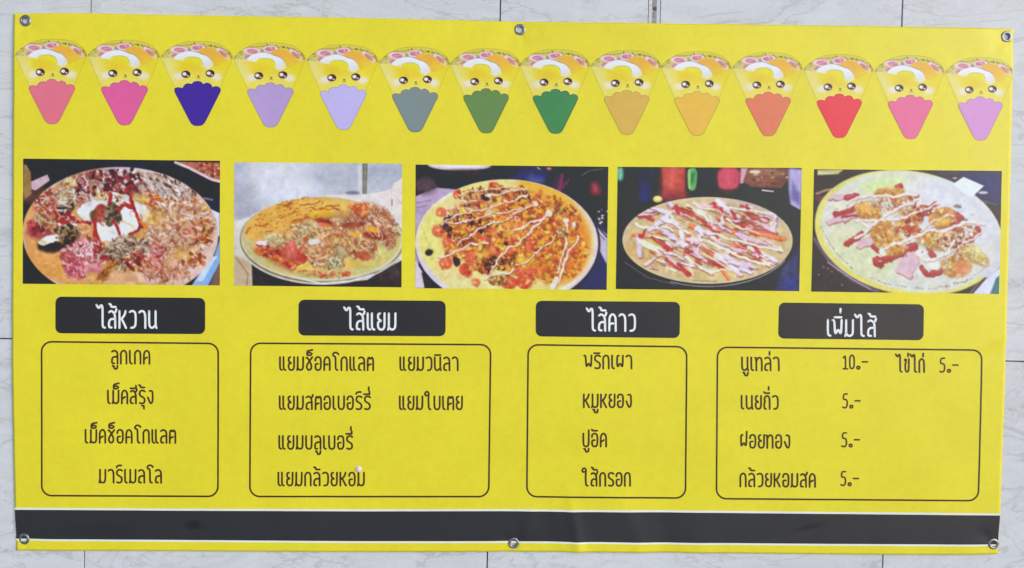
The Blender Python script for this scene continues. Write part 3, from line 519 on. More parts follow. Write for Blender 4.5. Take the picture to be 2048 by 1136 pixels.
# the filled pancake of the little cone pictures, in tenths of a millimetre
FAN = [(105, 290), (118, 262), (142, 236), (175, 208), (215, 180), (260, 153), (320, 127), (400, 111), (490, 106), (580, 107), (660, 115), (730, 133), (790, 165), (835, 205), (866, 250), (873, 280),
       (866, 308), (745, 604), (745, 640), (255, 652), (253, 612), (112, 306)]
WRAP = [(253, 640), (262, 620), (285, 611), (312, 612), (345, 618), (350, 598), (366, 578), (394, 566), (424, 568), (440, 574), (452, 554), (474, 543), (502, 539), (532, 544), (553, 560), (560, 573),
        (580, 561), (606, 556), (634, 566), (652, 586), (658, 607), (680, 595), (708, 594), (732, 604), (745, 622), (748, 645), (736, 672), (588, 980), (568, 1008), (545, 1024), (500, 1029), (462, 1024), (438, 1006), (422, 982), (262, 672)]
def crepe_art():
    c = Canvas(800, 560, .30, (222, 206, 86), 3.2); r = random.Random(3); O = (95, 100)
    def S(P): return [(x-O[0], y-O[1]) for x, y in P]
    E = lambda x, y, *a, **k: c.ell(x-O[0], y-O[1], *a, **k)
    G = lambda P, *a, **k: c.poly(S(P), *a, **k)
    L = lambda P, *a, **k: c.line(S(P), *a, **k)
    G([(100, 290), (180, 205), (260, 155), (400, 112), (580, 108), (730, 133), (835, 205), (873, 285), (680, 370), (560, 400), (350, 330)], (212, 196, 84), 2)
    # lettuce specks along the rim
    for k in range(90):
        t = r.random(); a = math.pi*(1.0-t); x = 489-372*math.cos(math.pi-a)*-1; x = 489+372*math.cos(a); y = 292-165*math.sin(a)**.8+r.uniform(8, 26)
        L([(x, y), (x+r.uniform(-13, 13), y+r.uniform(-9, 9)), (x+r.uniform(-15, 15), y+r.uniform(-11, 11))], 6.5, r.choice([(130, 136, 56), (106, 96, 52), (160, 164, 80), (96, 84, 64)]), 1.3, 1)
    for x, y in ((160, 262), (145, 285), (185, 285), (190, 240), (420, 205), (860, 280)): E(x, y, 16, 12, (136, 128, 92), soft=3, alpha=.8)
    def rose(x, y, rx, ry, ro):
        E(x, y, rx+4, ry+4, (150, 110, 110), ro, 1.5, .8); E(x, y, rx, ry, (238, 200, 200), ro); E(x+rx*.02, y, rx*.6, ry*.62, (200, 124, 142), ro, 2)
        for k in range(7):
            E(x+r.uniform(-.5, .5)*rx, y+r.uniform(-.45, .45)*ry, rx*.17, ry*.2, r.choice([(176, 104, 124), (226, 160, 170), (190, 116, 136)]), ro+r.uniform(-30, 30), 2, .8)
    rose(238, 278, 36, 24, 20); E(262, 262, 26, 12, (176, 120, 150), soft=3); rose(305, 205, 98, 40, 2); rose(494, 180, 84, 38, -6); rose(768, 244, 94, 36, 40)
    E(412, 208, 20, 24, (150, 146, 130), soft=3)
    sl = [(508, 216), (520, 196), (548, 182), (600, 178), (660, 187), (708, 212), (752, 252), (790, 300), (760, 335), (676, 372), (655, 320), (625, 285), (585, 256), (540, 240)]
    G([(x+1, y+4) for x, y in sl], (170, 120, 60), 1.5, smooth=1); G(sl, (236, 172, 74), 1, smooth=1)
    ew = [(240, 300), (262, 272), (300, 243), (350, 226), (420, 213), (480, 226), (545, 252), (600, 268), (640, 305), (664, 345), (668, 380), (640, 398), (604, 408), (552, 392), (500, 360), (400, 330), (300, 318)]
    G([(x+1, y-5) for x, y in ew], (140, 122, 130), 1.5, .75, 1); G(ew, (228, 226, 236), 1, 1, 1)
    E(598, 360, 44, 40, (216, 216, 246), soft=12)
    yk = [(352, 326), (358, 304), (382, 289), (440, 280), (500, 285), (538, 308), (556, 345), (550, 392), (480, 400), (400, 370)]
    G([(x+1, y-5) for x, y in yk], (140, 140, 96), 1.5, .8, 1); G(yk, (224, 214, 62), 1, 1, 1)
    # the folded pancake in front
    wr = [(108, 294), (180, 297), (250, 306), (355, 326), (440, 358), (500, 382), (552, 396), (606, 412), (650, 394), (740, 345), (872, 286), (880, 320), (750, 660), (250, 660)]
    G(wr, (224, 206, 66), 1.2)
    def soft_in(x, y, rx, ry, col, a, ro=0): E(x, y, rx, ry, col, ro, 26, a)
    soft_in(200, 400, 60, 120, (226, 214, 140), .85, -20); soft_in(240, 500, 50, 110, (226, 212, 126), .8, -20); soft_in(140, 330, 50, 50, (220, 204, 120), .7)
    soft_in(420, 390, 110, 60, (228, 200, 60), .9, 14); soft_in(450, 420, 90, 30, (222, 186, 56), .6, 12); soft_in(760, 350, 90, 60, (226, 202, 56), .9, -20)
    soft_in(560, 470, 120, 50, (228, 214, 84), .8, -16); soft_in(500, 560, 220, 60, (232, 212, 104), .9); soft_in(690, 540, 60, 90, (228, 212, 96), .8, 20)
    L([(552, 470), (600, 425), (680, 380), (872, 290)], 5, (230, 178, 84), 2.5, .7); L([(108, 296), (250, 308), (356, 328)], 5, (226, 214, 150), 2.5, .6); L([(470, 470), (560, 420)], 4, (214, 186, 70), 3, .5)
    E(306, 492, 52, 38, (238, 216, 184), soft=7); E(702, 492, 52, 38, (238, 216, 184), soft=7); E(306, 492, 28, 20, (238, 218, 200), soft=8); E(708, 494, 28, 20, (238, 218, 200), soft=8)
    for x, y in ((376, 469), (633, 457)):
        E(x, y, 47, 39, (60, 34, 40), soft=1); E(x-4, y+6, 36, 27, (104, 72, 66), soft=4, alpha=.5); E(x-15, y-3, 22, 19, (242, 226, 232)); E(x+20, y+16, 11, 9, (238, 206, 220)); E(x-2, y+26, 20, 6, (110, 84, 70), soft=3, alpha=.8)
    E(509, 488, 12, 8, (112, 76, 50), soft=1.5); L([(490, 508), (500, 512), (509, 500), (518, 512), (528, 508)], 4.5, (130, 96, 50), 1.5)
    L(FAN[:16], 5, (150, 130, 50), 1.6); L(FAN[15:18], 5, (176, 150, 40), 1.6); L([FAN[20], FAN[21], FAN[0]], 5, (186, 164, 50), 1.6)
    c.blur(1)
    return c

# ------------------------------------------------------------------ helpers
def lin(c):
    c = np.asarray(c, np.float64)/255.0
    return np.where(c <= .04045, c/12.92, ((c+.055)/1.055)**2.4)
def ink(c):
    """printed colour as an albedo"""
    return np.clip((lin(np.clip(c, 0, 255))-SHEEN)/np.array(KEY), .006, .93)
SHEEN = np.array([.030, .031, .038])
RM = np.array(ROT)
def plane_pt(px, py, h):
    """point of the plane h metres in front of the wall under a photo pixel"""
    px = np.asarray(px, np.float64); py = np.asarray(py, np.float64)
    d = np.stack([(px-1024)/F_PX, -(py-568)/F_PX, -np.ones_like(px)], -1) @ RM.T
    t = (DIST-h)/d[..., 1]
    return d*t[..., None]+np.array([0, -DIST, CAM_Z])
GAP = .0045                                      # the banner hangs 4.5 mm off the tiles
def ripple(x, y):
    """slack of the vinyl in metres, by where it is on the banner"""
    g = lambda t, s: np.exp(-(t/s)**2)
    r = .0009*np.sin(x/210.+.6)*np.sin(y/330.+1.1)+.0006*np.sin(x/95.+y/400.)*g(y-60, 240)
    r += .0016*g(x-1170-(y-800)*.05, 75)*(1/(1+np.exp(-(y-560)/60.)))
    low = 1/(1+np.exp(-(y-1015)/22.))
    r += low*(.0016*g(x-1046-(1080-y)*.35, 14)-.0014*g(x-1100+(1080-y)*.25, 22)+.0026*g(x-1148-(y-1040)*.16, 12)-.0012*g(x-1196, 26)+.0016*g(x-1262-(y-1040)*.3, 22)-.0012*g(x-1330, 22)+.0009*g(x-1400, 30))
    r -= .0008*g(x-388, 13)*g(y-1052, 13)
    r += .0016*g((y-672)+(x-2010)*-.0+(x-2010)*.42, 13)*(1/(1+np.exp(-(x-1935)/22.)))-.0012*g((y-706)+(x-2010)*.42, 22)*(1/(1+np.exp(-(x-1945)/22.)))
    r -= .0007*g((x-1618)*.35+(y-1056), 5)*g(x-1618, 26)
    r += .0007*g(y-40+(x-1700)*.03, 12)*np.sin(x/38.)*(x > 900)
    for cx, cy in EYE:                          # held at the eyelets, with small puckers running out
        d = np.hypot(x-cx, y-cy); r -= .0024*g(d, 34)
        r += .00035*np.cos(np.arctan2(y-cy, x-cx)*5+cx)*g(d-26, 18)
    r += .00022*np.sin(x/31.+y/47.)*np.sin(y/23.-x/61.)
    return r
EYE = [(50, 41), (1040, 58.5), (2014.5, 72.5), (46.5, 1079), (1027.5, 1086.5), (1988, 1088.5)]
LAYER = .00016
BASE = Vector(plane_pt(1013, 1105, GAP).tolist())           # foot of the banner
def on_banner(x, y, layer=0.0, base=BASE):
    p = plane_pt(x, y, GAP); p[..., 1] -= ripple(np.asarray(x, float), np.asarray(y, float))+layer*LAYER
    return p-np.array(base)

def mesh_obj(name, verts, faces, mat, parent=None, smooth=True, col=None):
    me = bpy.data.meshes.new(name); verts = np.asarray(verts, np.float64)
    if isinstance(faces, np.ndarray):
        nf, k = faces.shape
        me.vertices.add(len(verts)); me.vertices.foreach_set('co', verts.ravel())
        me.loops.add(nf*k); me.loops.foreach_set('vertex_index', faces.astype(np.int32).ravel())
        me.polygons.add(nf); me.polygons.foreach_set('loop_start', np.arange(0, nf*k, k, dtype=np.int32))
        me.polygons.foreach_set('loop_total', np.full(nf, k, np.int32)); me.update(calc_edges=True)
    else:
        me.from_pydata(verts.tolist(), [], faces)
    if smooth: me.polygons.foreach_set('use_smooth', np.ones(len(me.polygons), bool))
    if col is not None:
        a = me.color_attributes.new('ink', 'FLOAT_COLOR', 'POINT')
        col = np.asarray(col, np.float32)
        if col.ndim == 1: col = np.repeat(col[None], len(verts), 0)
        a.data.foreach_set('color', np.concatenate([col, np.ones((len(col), 1), np.float32)], 1).astype(np.float32).ravel())
    me.validate(); me.materials.append(mat)
    o = bpy.data.objects.new(name, me); COL.objects.link(o)
    if parent: o.parent = parent
    return o
def label(o, text=None, cat=None, group=None, kind=None):
    for k, v in (('label', text), ('category', cat), ('group', group), ('kind', kind)):
        if v: o[k] = v
    return o

def node_mat(name):
    m = bpy.data.materials.new(name); m.use_nodes = True; n = m.node_tree
    return m, n, n.nodes['Principled BSDF'], lambda t: n.nodes.new('ShaderNode'+t)

def vinyl_material():
    """printed PVC: ink from the colour attribute, fine weave and a satin film"""
    m, n, b, N = node_mat('printed_vinyl'); L = n.links.new
    at = N('Attribute'); at.attribute_name = 'ink'
    tc = N('TexCoord'); mp = N('Mapping'); L(tc.outputs['Object'], mp.inputs[0])
    n1 = N('TexNoise'); n1.inputs['Scale'].default_value = 55; n1.inputs['Detail'].default_value = 5; n1.inputs['Roughness'].default_value = .7; L(mp.outputs[0], n1.inputs[0])
    n2 = N('TexNoise'); n2.inputs['Scale'].default_value = 7; n2.inputs['Detail'].default_value = 3; L(mp.outputs[0], n2.inputs[0])
    n3 = N('TexNoise'); n3.inputs['Scale'].default_value = 330; n3.inputs['Detail'].default_value = 2; L(mp.outputs[0], n3.inputs[0])
    def rng(src, a, c):
        r = N('MapRange'); r.inputs[1].default_value = .3; r.inputs[2].default_value = .7; r.inputs[3].default_value = a; r.inputs[4].default_value = c; L(src, r.inputs[0]); return r.outputs[0]
    def mul(a, c):
        q = N('Math'); q.operation = 'MULTIPLY'; L(a, q.inputs[0]); L(c, q.inputs[1]); return q.outputs[0]
    f = mul(mul(rng(n1.outputs[0], .972, 1.028), rng(n2.outputs[0], .965, 1.035)), rng(n3.outputs[0], .98, 1.02))
    vm = N('VectorMath'); vm.operation = 'SCALE'; L(at.outputs['Color'], vm.inputs[0]); L(f, vm.inputs['Scale'])
    # slightly uneven hue of the ink
    hs = N('HueSaturation'); L(vm.outputs[0], hs.inputs['Color']); L(rng(n1.outputs[1], .494, .506), hs.inputs['Hue'])
    L(hs.outputs[0], b.inputs['Base Color'])
    L(rng(n2.outputs[0], .46, .54), b.inputs['Roughness']); b.inputs['Specular IOR Level'].default_value = .6
    wv = N('TexNoise'); wv.inputs['Scale'].default_value = 620; wv.inputs['Detail'].default_value = 1; L(mp.outputs[0], wv.inputs[0])
    w2 = N('TexNoise'); w2.inputs['Scale'].default_value = 24; w2.inputs['Detail'].default_value = 4; L(mp.outputs[0], w2.inputs[0])
    bp = N('Bump'); bp.inputs['Strength'].default_value = .25; bp.inputs['Distance'].default_value = .0002; L(wv.outputs[0], bp.inputs['Height'])
    b2 = N('Bump'); b2.inputs['Strength'].default_value = .35; b2.inputs['Distance'].default_value = .0016; L(w2.outputs[0], b2.inputs['Height']); L(bp.outputs[0], b2.inputs['Normal'])
    L(b2.outputs[0], b.inputs['Normal'])
    return m
VINYL = vinyl_material()

def marble_material():
    """pale ceramic tile with drifting grey veins, each tile its own piece of the pattern"""
    m, n, b, N = node_mat('marble_tile'); L = n.links.new
    tc = N('TexCoord'); oi = N('ObjectInfo'); sc = N('Math'); sc.operation = 'MULTIPLY'; sc.inputs[1].default_value = 37.0; L(oi.outputs['Random'], sc.inputs[0])
    cb = N('CombineXYZ'); L(sc.outputs[0], cb.inputs[0]); L(sc.outputs[0], cb.inputs[1]); L(sc.outputs[0], cb.inputs[2])
    ad = N('VectorMath'); ad.operation = 'ADD'; L(tc.outputs['Object'], ad.inputs[0]); L(cb.outputs[0], ad.inputs[1])
    mp = N('Mapping'); mp.inputs['Rotation'].default_value = (0, math.radians(17), 0); mp.inputs['Scale'].default_value = (1.0, 1, 2.9); L(ad.outputs[0], mp.inputs[0])
    def noise(scale, det, dist, rough=.6, src=mp):
        t = N('TexNoise'); t.inputs['Scale'].default_value = scale; t.inputs['Detail'].default_value = det; t.inputs['Distortion'].default_value = dist; t.inputs['Roughness'].default_value = rough; L(src.outputs[0], t.inputs[0]); return t.outputs[0]
    def vein(src, width, mid=.5):
        a = N('Math'); a.operation = 'SUBTRACT'; a.inputs[1].default_value = mid; L(src, a.inputs[0])
        c = N('Math'); c.operation = 'ABSOLUTE'; L(a.outputs[0], c.inputs[0])
        r = N('MapRange'); r.interpolation_type = 'SMOOTHERSTEP'; r.inputs[1].default_value = 0; r.inputs[2].default_value = width; r.inputs[3].default_value = 1; r.inputs[4].default_value = 0; L(c.outputs[0], r.inputs[0]); return r.outputs[0]
    def mix(fac, a, bcol, k=1.0):
        x = N('Mix'); x.data_type = 'RGBA'; x.inputs[7].default_value = (*bcol, 1)
        if isinstance(a, tuple): x.inputs[6].default_value = (*a, 1)
        else: L(a, x.inputs[6])
        q = N('Math'); q.operation = 'MULTIPLY'; q.inputs[1].default_value = k; L(fac, q.inputs[0]); L(q.outputs[0], x.inputs[0]); return x.outputs[2]
    base = mix(noise(2.6, 5, .8), (.64, .635, .65), (.80, .79, .785))
    cl = N('MapRange'); cl.inputs[1].default_value = .45; cl.inputs[2].default_value = .7; L(noise(5.5, 7, 1.5, .65), cl.inputs[0])
    c1 = mix(cl.outputs[0], base, (.575, .565, .575), .5)
    c2 = mix(vein(noise(2.1, 6, 1.6, .58), .022), c1, (.42, .41, .41), .42)
    c3 = mix(vein(noise(3.6, 8, 1.1, .62), .012, .56), c2, (.46, .42, .40), .40)
    c4 = mix(vein(noise(1.3, 4, 2.2, .5), .05, .44), c3, (.78, .78, .80), .35)
    fine = N('MapRange'); fine.inputs[1].default_value = .3; fine.inputs[2].default_value = .7; fine.inputs[3].default_value = .96; fine.inputs[4].default_value = 1.03
    L(noise(160, 3, 0, .6, ad), fine.inputs[0])
    vm = N('VectorMath'); vm.operation = 'SCALE'; L(c4, vm.inputs[0]); L(fine.outputs[0], vm.inputs['Scale'])
    L(vm.outputs[0], b.inputs['Base Color']); b.inputs['Roughness'].default_value = .5; b.inputs['Specular IOR Level'].default_value = .4
    bp = N('Bump'); bp.inputs['Strength'].default_value = .12; bp.inputs['Distance'].default_value = .001; L(noise(14, 3, 0), bp.inputs['Height']); L(bp.outputs[0], b.inputs['Normal'])
    return m
def rough_material(name, a, c, scale, rough=.85, bump=.6, metal=0, spec=.4):
    m, n, b, N = node_mat(name); L = n.links.new
    tc = N('TexCoord'); t = N('TexNoise'); t.inputs['Scale'].default_value = scale; t.inputs['Detail'].default_value = 6; L(tc.outputs['Object'], t.inputs[0])
    r = N('ValToRGB'); r.color_ramp.elements[0].position = .35; r.color_ramp.elements[1].position = .65
    r.color_ramp.elements[0].color = (*a, 1); r.color_ramp.elements[1].color = (*c, 1); L(t.outputs[0], r.inputs[0]); L(r.outputs[0], b.inputs['Base Color'])
    b.inputs['Roughness'].default_value = rough; b.inputs['Metallic'].default_value = metal; b.inputs['Specular IOR Level'].default_value = spec
    bp = N('Bump'); bp.inputs['Strength'].default_value = bump; bp.inputs['Distance'].default_value = .0008; L(t.outputs[0], bp.inputs['Height']); L(bp.outputs[0], b.inputs['Normal'])
    return m

# ------------------------------------------------------------------ the tiled wall
MARBLE = marble_material()
GROUT = rough_material('dark_grout', (.05, .048, .05), (.11, .105, .105), 60)
MORTAR = rough_material('grey_mortar', (.26, .25, .24), (.44, .42, .40), 95, .9, 1.0)
wall = bpy.data.objects.new('tiled_wall', None); COL.objects.link(wall); wall.location = (0, 0, CAM_Z-1.6)
label(wall, 'pale grey marble tiled wall with thin dark joints behind the yellow banner', 'wall')
GX = [-.8156+.8047*k for k in range(-2, 5)]
GZ = [-.1647+.80*k for k in range(-2, 3)]
JW = .0013                                              # half a joint
def tile_mesh(x0, x1, z0, z1, bev=.0003, depth=.009):
    """front at y=0, the rim chamfered back; local to the tile's own centre"""
    cx, cz = (x0+x1)/2, (z0+z1)/2; v = []
    for i, y in ((bev, 0.0), (0.0, bev), (0.0, depth)):
        v += [(x0+i-cx, y, z0+i-cz), (x1-i-cx, y, z0+i-cz), (x1-i-cx, y, z1-i-cz), (x0+i-cx, y, z1-i-cz)]
    f = [(0, 1, 2, 3)]
    for k in (0, 4):
        for j in range(4): q = (j+1) % 4; f.append((k+q, k+j, k+4+j, k+4+q))
    return v, f, (cx, 0, cz)
def add_tile(name, x0, x1, z0, z1, mat, share=None, y=0.0):
    v, f, c = tile_mesh(x0, x1, z0, z1)
    if share is None:
        o = mesh_obj(name, v, [t for t in f], mat, wall, smooth=False)
    else:
        o = bpy.data.objects.new(name, share.data); COL.objects.link(o); o.parent = wall
    o.location = (c[0], y, c[2]+CAM_Z); return o
sx0 = plane_pt(1297, 20, 0)[0]; sx1 = plane_pt(1304, 20, 0)[0]; sx2 = plane_pt(1313.4, 20, 0)[0]; sx3 = plane_pt(1321, 20, 0)[0]
first = None
for iz in range(len(GZ)-1):
    for ix in range(len(GX)-1):
        x0, x1, z0, z1 = GX[ix]+JW, GX[ix+1]-JW, GZ[iz]+JW, GZ[iz+1]-JW
        if abs(GX[ix]+.0109) < .01 and abs(GZ[iz]+.1647) < .01:      # this one is cut, with a mended strip between
            add_tile('tile', x0, sx0-.0009, z0, z1, MARBLE); add_tile('tile', sx3+.0006, x1, z0, z1, MARBLE, y=.0004)
            add_tile('tile', sx0+.0006, sx1, z0, z1, MARBLE, y=.0008); add_tile('tile', sx2, sx3-.0006, z0, z1, MARBLE, y=.0008)
            # rough mortar between the two slips
            r = random.Random(2); v, f = [], []; nz = 240
            for k in range(nz+1):
                z = z0+(z1-z0)*k/nz+CAM_Z
                a, c = sx1+r.uniform(-.0009, .0006), sx2+r.uniform(-.0004, .0006); d = r.uniform(-.0006, .0016)
                if 0 < (z-CAM_Z)-.515 < .012: d += .003
                v += [(a, .0012, z), ((a*2+c)/3, d+.0004, z), ((a+c*2)/3, d+r.uniform(-.0004, .0008), z), (c, .0012, z)]
                if k:
                    for j in range(3): q = 4*(k-1)+j; f.append((q, q+1, q+5, q+4))
            mesh_obj('mortar_strip', v, f, MORTAR, wall, smooth=False)
            continue
        if first is None: first = add_tile('tile', x0, x1, z0, z1, MARBLE)
        else: add_tile('tile', x0, x1, z0, z1, MARBLE, share=first)
v = [(GX[0], .0035, GZ[0]+CAM_Z), (GX[-1], .0035, GZ[0]+CAM_Z), (GX[-1], .0035, GZ[-1]+CAM_Z), (GX[0], .0035, GZ[-1]+CAM_Z)]
v += [(x, .12, z) for x, _, z in v]
mesh_obj('grout_bed', v, [(0, 1, 2, 3), (1, 5, 6, 2), (5, 4, 7, 6), (4, 0, 3, 7), (3, 2, 6, 7), (4, 5, 1, 0)], GROUT, wall, smooth=False)

# unseen paving added below the frame, to bounce light up onto the wall
v = [(-14, .0, 0), (14, .0, 0), (14, -22, 0), (-14, -22, 0)]
label(mesh_obj('bounce_pavement', v, [(3, 2, 1, 0)], rough_material('bounce_concrete', (.36, .36, .35), (.48, .475, .46), 9, .8, .5), smooth=False), kind='structure')

# ------------------------------------------------------------------ the banner
banner = bpy.data.objects.new('menu_banner', None); COL.objects.link(banner); banner.location = BASE
label(banner, 'wide yellow vinyl menu banner with black stripe, crepe photos and six metal eyelets', 'banner')
def curve(pts):
    X = np.array([p[0] for p in pts], float); Y = np.array([p[1] for p in pts], float)
    return lambda t: np.interp(t, X, Y)
LEFT = curve([(20, 27.2), (150, 27), (380, 26), (560, 24.6), (740, 24.2), (900, 27), (1020, 29.6), (1101, 31.5)])
RIGHT = curve([(50, 2027.6), (90, 2027.2), (250, 2023.5), (400, 2020), (540, 2016), (640, 2013), (780, 2009.3), (890, 2004.8), (1000, 2000.8), (1110, 1996.3)])
TOP = curve([(25, 26.5), (182, 27), (350, 30), (450, 31.6), (700, 35.6), (1000, 42.2), (1300, 46.8), (1700, 51.8), (1806, 53.6), (1950, 55.6), (2028, 57)])
BOT = curve([(28, 1101.3), (350, 1102.2), (700, 1103.6), (1030, 1103), (1348, 1105.4), (1500, 1107.2), (1765, 1109.2), (1900, 1109.6), (1998, 1108.6)])
def sheet_xy(u, v):
    x = 27+u*1997; y = 40+v*1060
    for _ in range(4):
        y = TOP(x)*(1-v)+BOT(x)*v
        x = LEFT(y)*(1-u)+RIGHT(y)*u
    return x, y
def grid_faces(nu, nv):
    i = np.arange(nu*nv).reshape(nv, nu)
    return np.stack([i[:-1, :-1], i[1:, :-1], i[1:, 1:], i[:-1, 1:]], -1).reshape(-1, 4)
YEL = (225, 209, 64)
nu, nv = 500, 268
U, V = np.meshgrid(np.linspace(0, 1, nu), np.linspace(0, 1, nv)); X, Y = sheet_xy(U, V)
fc = grid_faces(nu, nv); cxy = np.stack([X.ravel()[fc].mean(1), Y.ravel()[fc].mean(1)], 1)
keep = np.ones(len(fc), bool)
for ex, ey in EYE: keep &= np.hypot(cxy[:, 0]-ex, cxy[:, 1]-ey) > 7.5
vinyl_sheet = mesh_obj('vinyl_sheet', on_banner(X.ravel(), Y.ravel()), fc[keep], VINYL, banner, col=ink(YEL))
sol = vinyl_sheet.modifiers.new('thickness', 'SOLIDIFY'); sol.thickness = .0007; sol.offset = -1

def snap_fill(poly, step):
    """quads covering a closed outline, their rim pulled onto it"""
    P = np.array(poly, float); x0, y0 = P.min(0)-step; x1, y1 = P.max(0)+step
    nx, ny = int((x1-x0)/step)+2, int((y1-y0)/step)+2
    X, Y = np.meshgrid(x0+np.arange(nx)*step, y0+np.arange(ny)*step); f = grid_faces(nx, ny)
    cx, cy = X.ravel()[f].mean(1), Y.ravel()[f].mean(1); f = f[inside(P, cx, cy)]
    cnt = np.bincount(f.ravel(), minlength=nx*ny); used = np.nonzero(cnt)[0]; remap = -np.ones(nx*ny, int); remap[used] = np.arange(len(used))
    xy = np.stack([X.ravel()[used], Y.ravel()[used]], 1); rim = (cnt[used] < 4)
    Q = np.roll(P, -1, 0); E = Q-P; L = (E**2).sum(1)+1e-12
    d = xy[rim][:, None, :]-P[None]; t = np.clip((d*E[None]).sum(2)/L, 0, 1); pr = P[None]+t[..., None]*E[None]
    dd = ((xy[rim][:, None]-pr)**2).sum(2); j = dd.argmin(1); xy[rim] = pr[np.arange(len(j)), j]
    return xy, remap[f]
def rounded(c, r, n=7):
    """quad with corners c (TL, TR, BR, BL), rounded by r"""
    out = []; c = [np.array(p, float) for p in c]
    for i in range(4):
        a, b, d = c[i-1], c[i], c[(i+1) % 4]; u = (a-b)/np.linalg.norm(a-b); v = (d-b)/np.linalg.norm(d-b)
        o = b+(u+v)*r
        for k in range(n):
            t = math.pi/2*k/(n-1); out.append(tuple(o-v*r*math.cos(t)-u*r*math.sin(t)))
    return out
def fill_part(name, poly, step, color, layer, parent):
    xy, f = snap_fill(poly, step)
    return mesh_obj(name, on_banner(xy[:, 0], xy[:, 1], layer), f, VINYL, parent, col=ink(color))
def strokes_mesh(name, strokes, width, color, layer, parent, seg=7.0):
    """ribbons with round ends along lists of points; each a hair above the one before"""
    V_, F_ = [], []; n0 = 0
    for si, (P, closed) in enumerate(strokes):
        Q = [P[0]]
        for a, b in zip(P[:-1], P[1:]):
            n = max(1, int(math.ceil(math.hypot(b[0]-a[0], b[1]-a[1])/seg)))
            Q += [(a[0]+(b[0]-a[0])*i/n, a[1]+(b[1]-a[1])*i/n) for i in range(1, n+1)]
        Q = np.array(Q, float); D = np.zeros_like(Q); D[1:-1] = Q[2:]-Q[:-2]; D[0] = Q[1]-Q[0]; D[-1] = Q[-1]-Q[-2]
        if closed: D[0] = D[-1] = Q[1]-Q[-2]
        D /= np.linalg.norm(D, axis=1)[:, None]+1e-9; N_ = np.stack([-D[:, 1], D[:, 0]], 1); h = width/2
        xy = np.concatenate([Q+N_*h, Q-N_*h]); m = len(Q)
        F_ += [(n0+i, n0+i+1, n0+m+i+1, n0+m+i) for i in range(m-1)]
        if not closed:
            for end, s in ((0, -1), (m-1, 1)):
                cap = [Q[end]+N_[end]*h*math.cos(t)+D[end]*s*h*math.sin(t) for t in (math.pi/4, math.pi/2, math.pi*.75)]
                b0 = n0+len(xy); xy = np.concatenate([xy, cap]); F_.append((n0+end, b0, b0+1, b0+2, n0+m+end))
        V_.append(on_banner(xy[:, 0], xy[:, 1], layer+.12*(si % 6))); n0 += len(xy)
    return mesh_obj(name, np.concatenate(V_), [tuple(f) for f in F_], VINYL, parent, col=ink(color))

# stripe along the foot, with its two white lines
def band(name, top, bot, color, layer, n=500, m=6, col=None):
    T, B = curve(top), curve(bot); t = np.linspace(0, 1, n); rows = []
    for k in range(m):
        q = k/(m-1); x = 24+t*1985; y = T(x)*(1-q)+B(x)*q
        for _ in range(3): x = (LEFT(y)+.0)*(1-t)+RIGHT(y)*t; y = T(x)*(1-q)+B(x)*q
        rows.append(np.stack([x, y], 1))
    xy = np.array(rows).reshape(-1, 2)
    c = ink(color) if col is None else ink(col(xy))
    return mesh_obj(name, on_banner(xy[:, 0], xy[:, 1], layer), grid_faces(n, m), VINYL, banner, col=c)
s1 = [(28, 1019.6), (350, 1021.5), (700, 1022.4), (1000, 1022), (1160, 1023.6), (1350, 1025), (1600, 1027.5), (2000, 1030.8)]
s2 = [(28, 1078.2), (350, 1080), (700, 1082), (1000, 1082), (1200, 1084), (1350, 1085.5), (1600, 1087.5), (2000, 1089.4)]
up = lambda P, d: [(x, y-d) for x, y in P]
band('white_line', up(s1, 4.2), up(s1, -.5), (230, 226, 212), 1)
band('white_line', up(s2, .5), up(s2, -3.9), (230, 226, 212), 1)
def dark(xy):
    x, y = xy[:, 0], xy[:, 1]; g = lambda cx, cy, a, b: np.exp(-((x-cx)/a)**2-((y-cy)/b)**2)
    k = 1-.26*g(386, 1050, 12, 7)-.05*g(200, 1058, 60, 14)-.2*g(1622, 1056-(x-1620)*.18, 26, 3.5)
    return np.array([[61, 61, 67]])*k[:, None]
band('dark_stripe', s1, s2, None, 2, m=18, col=dark)

# the little cone pictures in a row
art = crepe_art()
fan_xy, fan_f = snap_fill(FAN, 4.4)
def sample(cv, xy, ox, oy):
    x = np.clip((xy[:, 0]-ox)*cv.k-.5, 0, cv.w-1.01); y = np.clip((xy[:, 1]-oy)*cv.k-.5, 0, cv.h-1.01)
    xi, yi = x.astype(int), y.astype(int); fx, fy = (x-xi)[:, None], (y-yi)[:, None]; a = cv.a
    return (a[yi, xi]*(1-fx)+a[yi, xi+1]*fx)*(1-fy)+(a[yi+1, xi]*(1-fx)+a[yi+1, xi+1]*fx)*fy
fan_col = ink(sample(art, fan_xy, 95, 100))
wrap_xy, wrap_f = snap_fill(WRAP, 5.4)
wp = np.array(WRAP, float); wq = np.roll(wp, -1, 0); we = wq-wp
tt = np.clip(((wrap_xy[:, None]-wp[None])*we[None]).sum(2)/((we**2).sum(1)+1e-9), 0, 1)
wrap_edge = np.sqrt(((wrap_xy[:, None]-(wp[None]+tt[..., None]*we[None]))**2).sum(2).min(1))
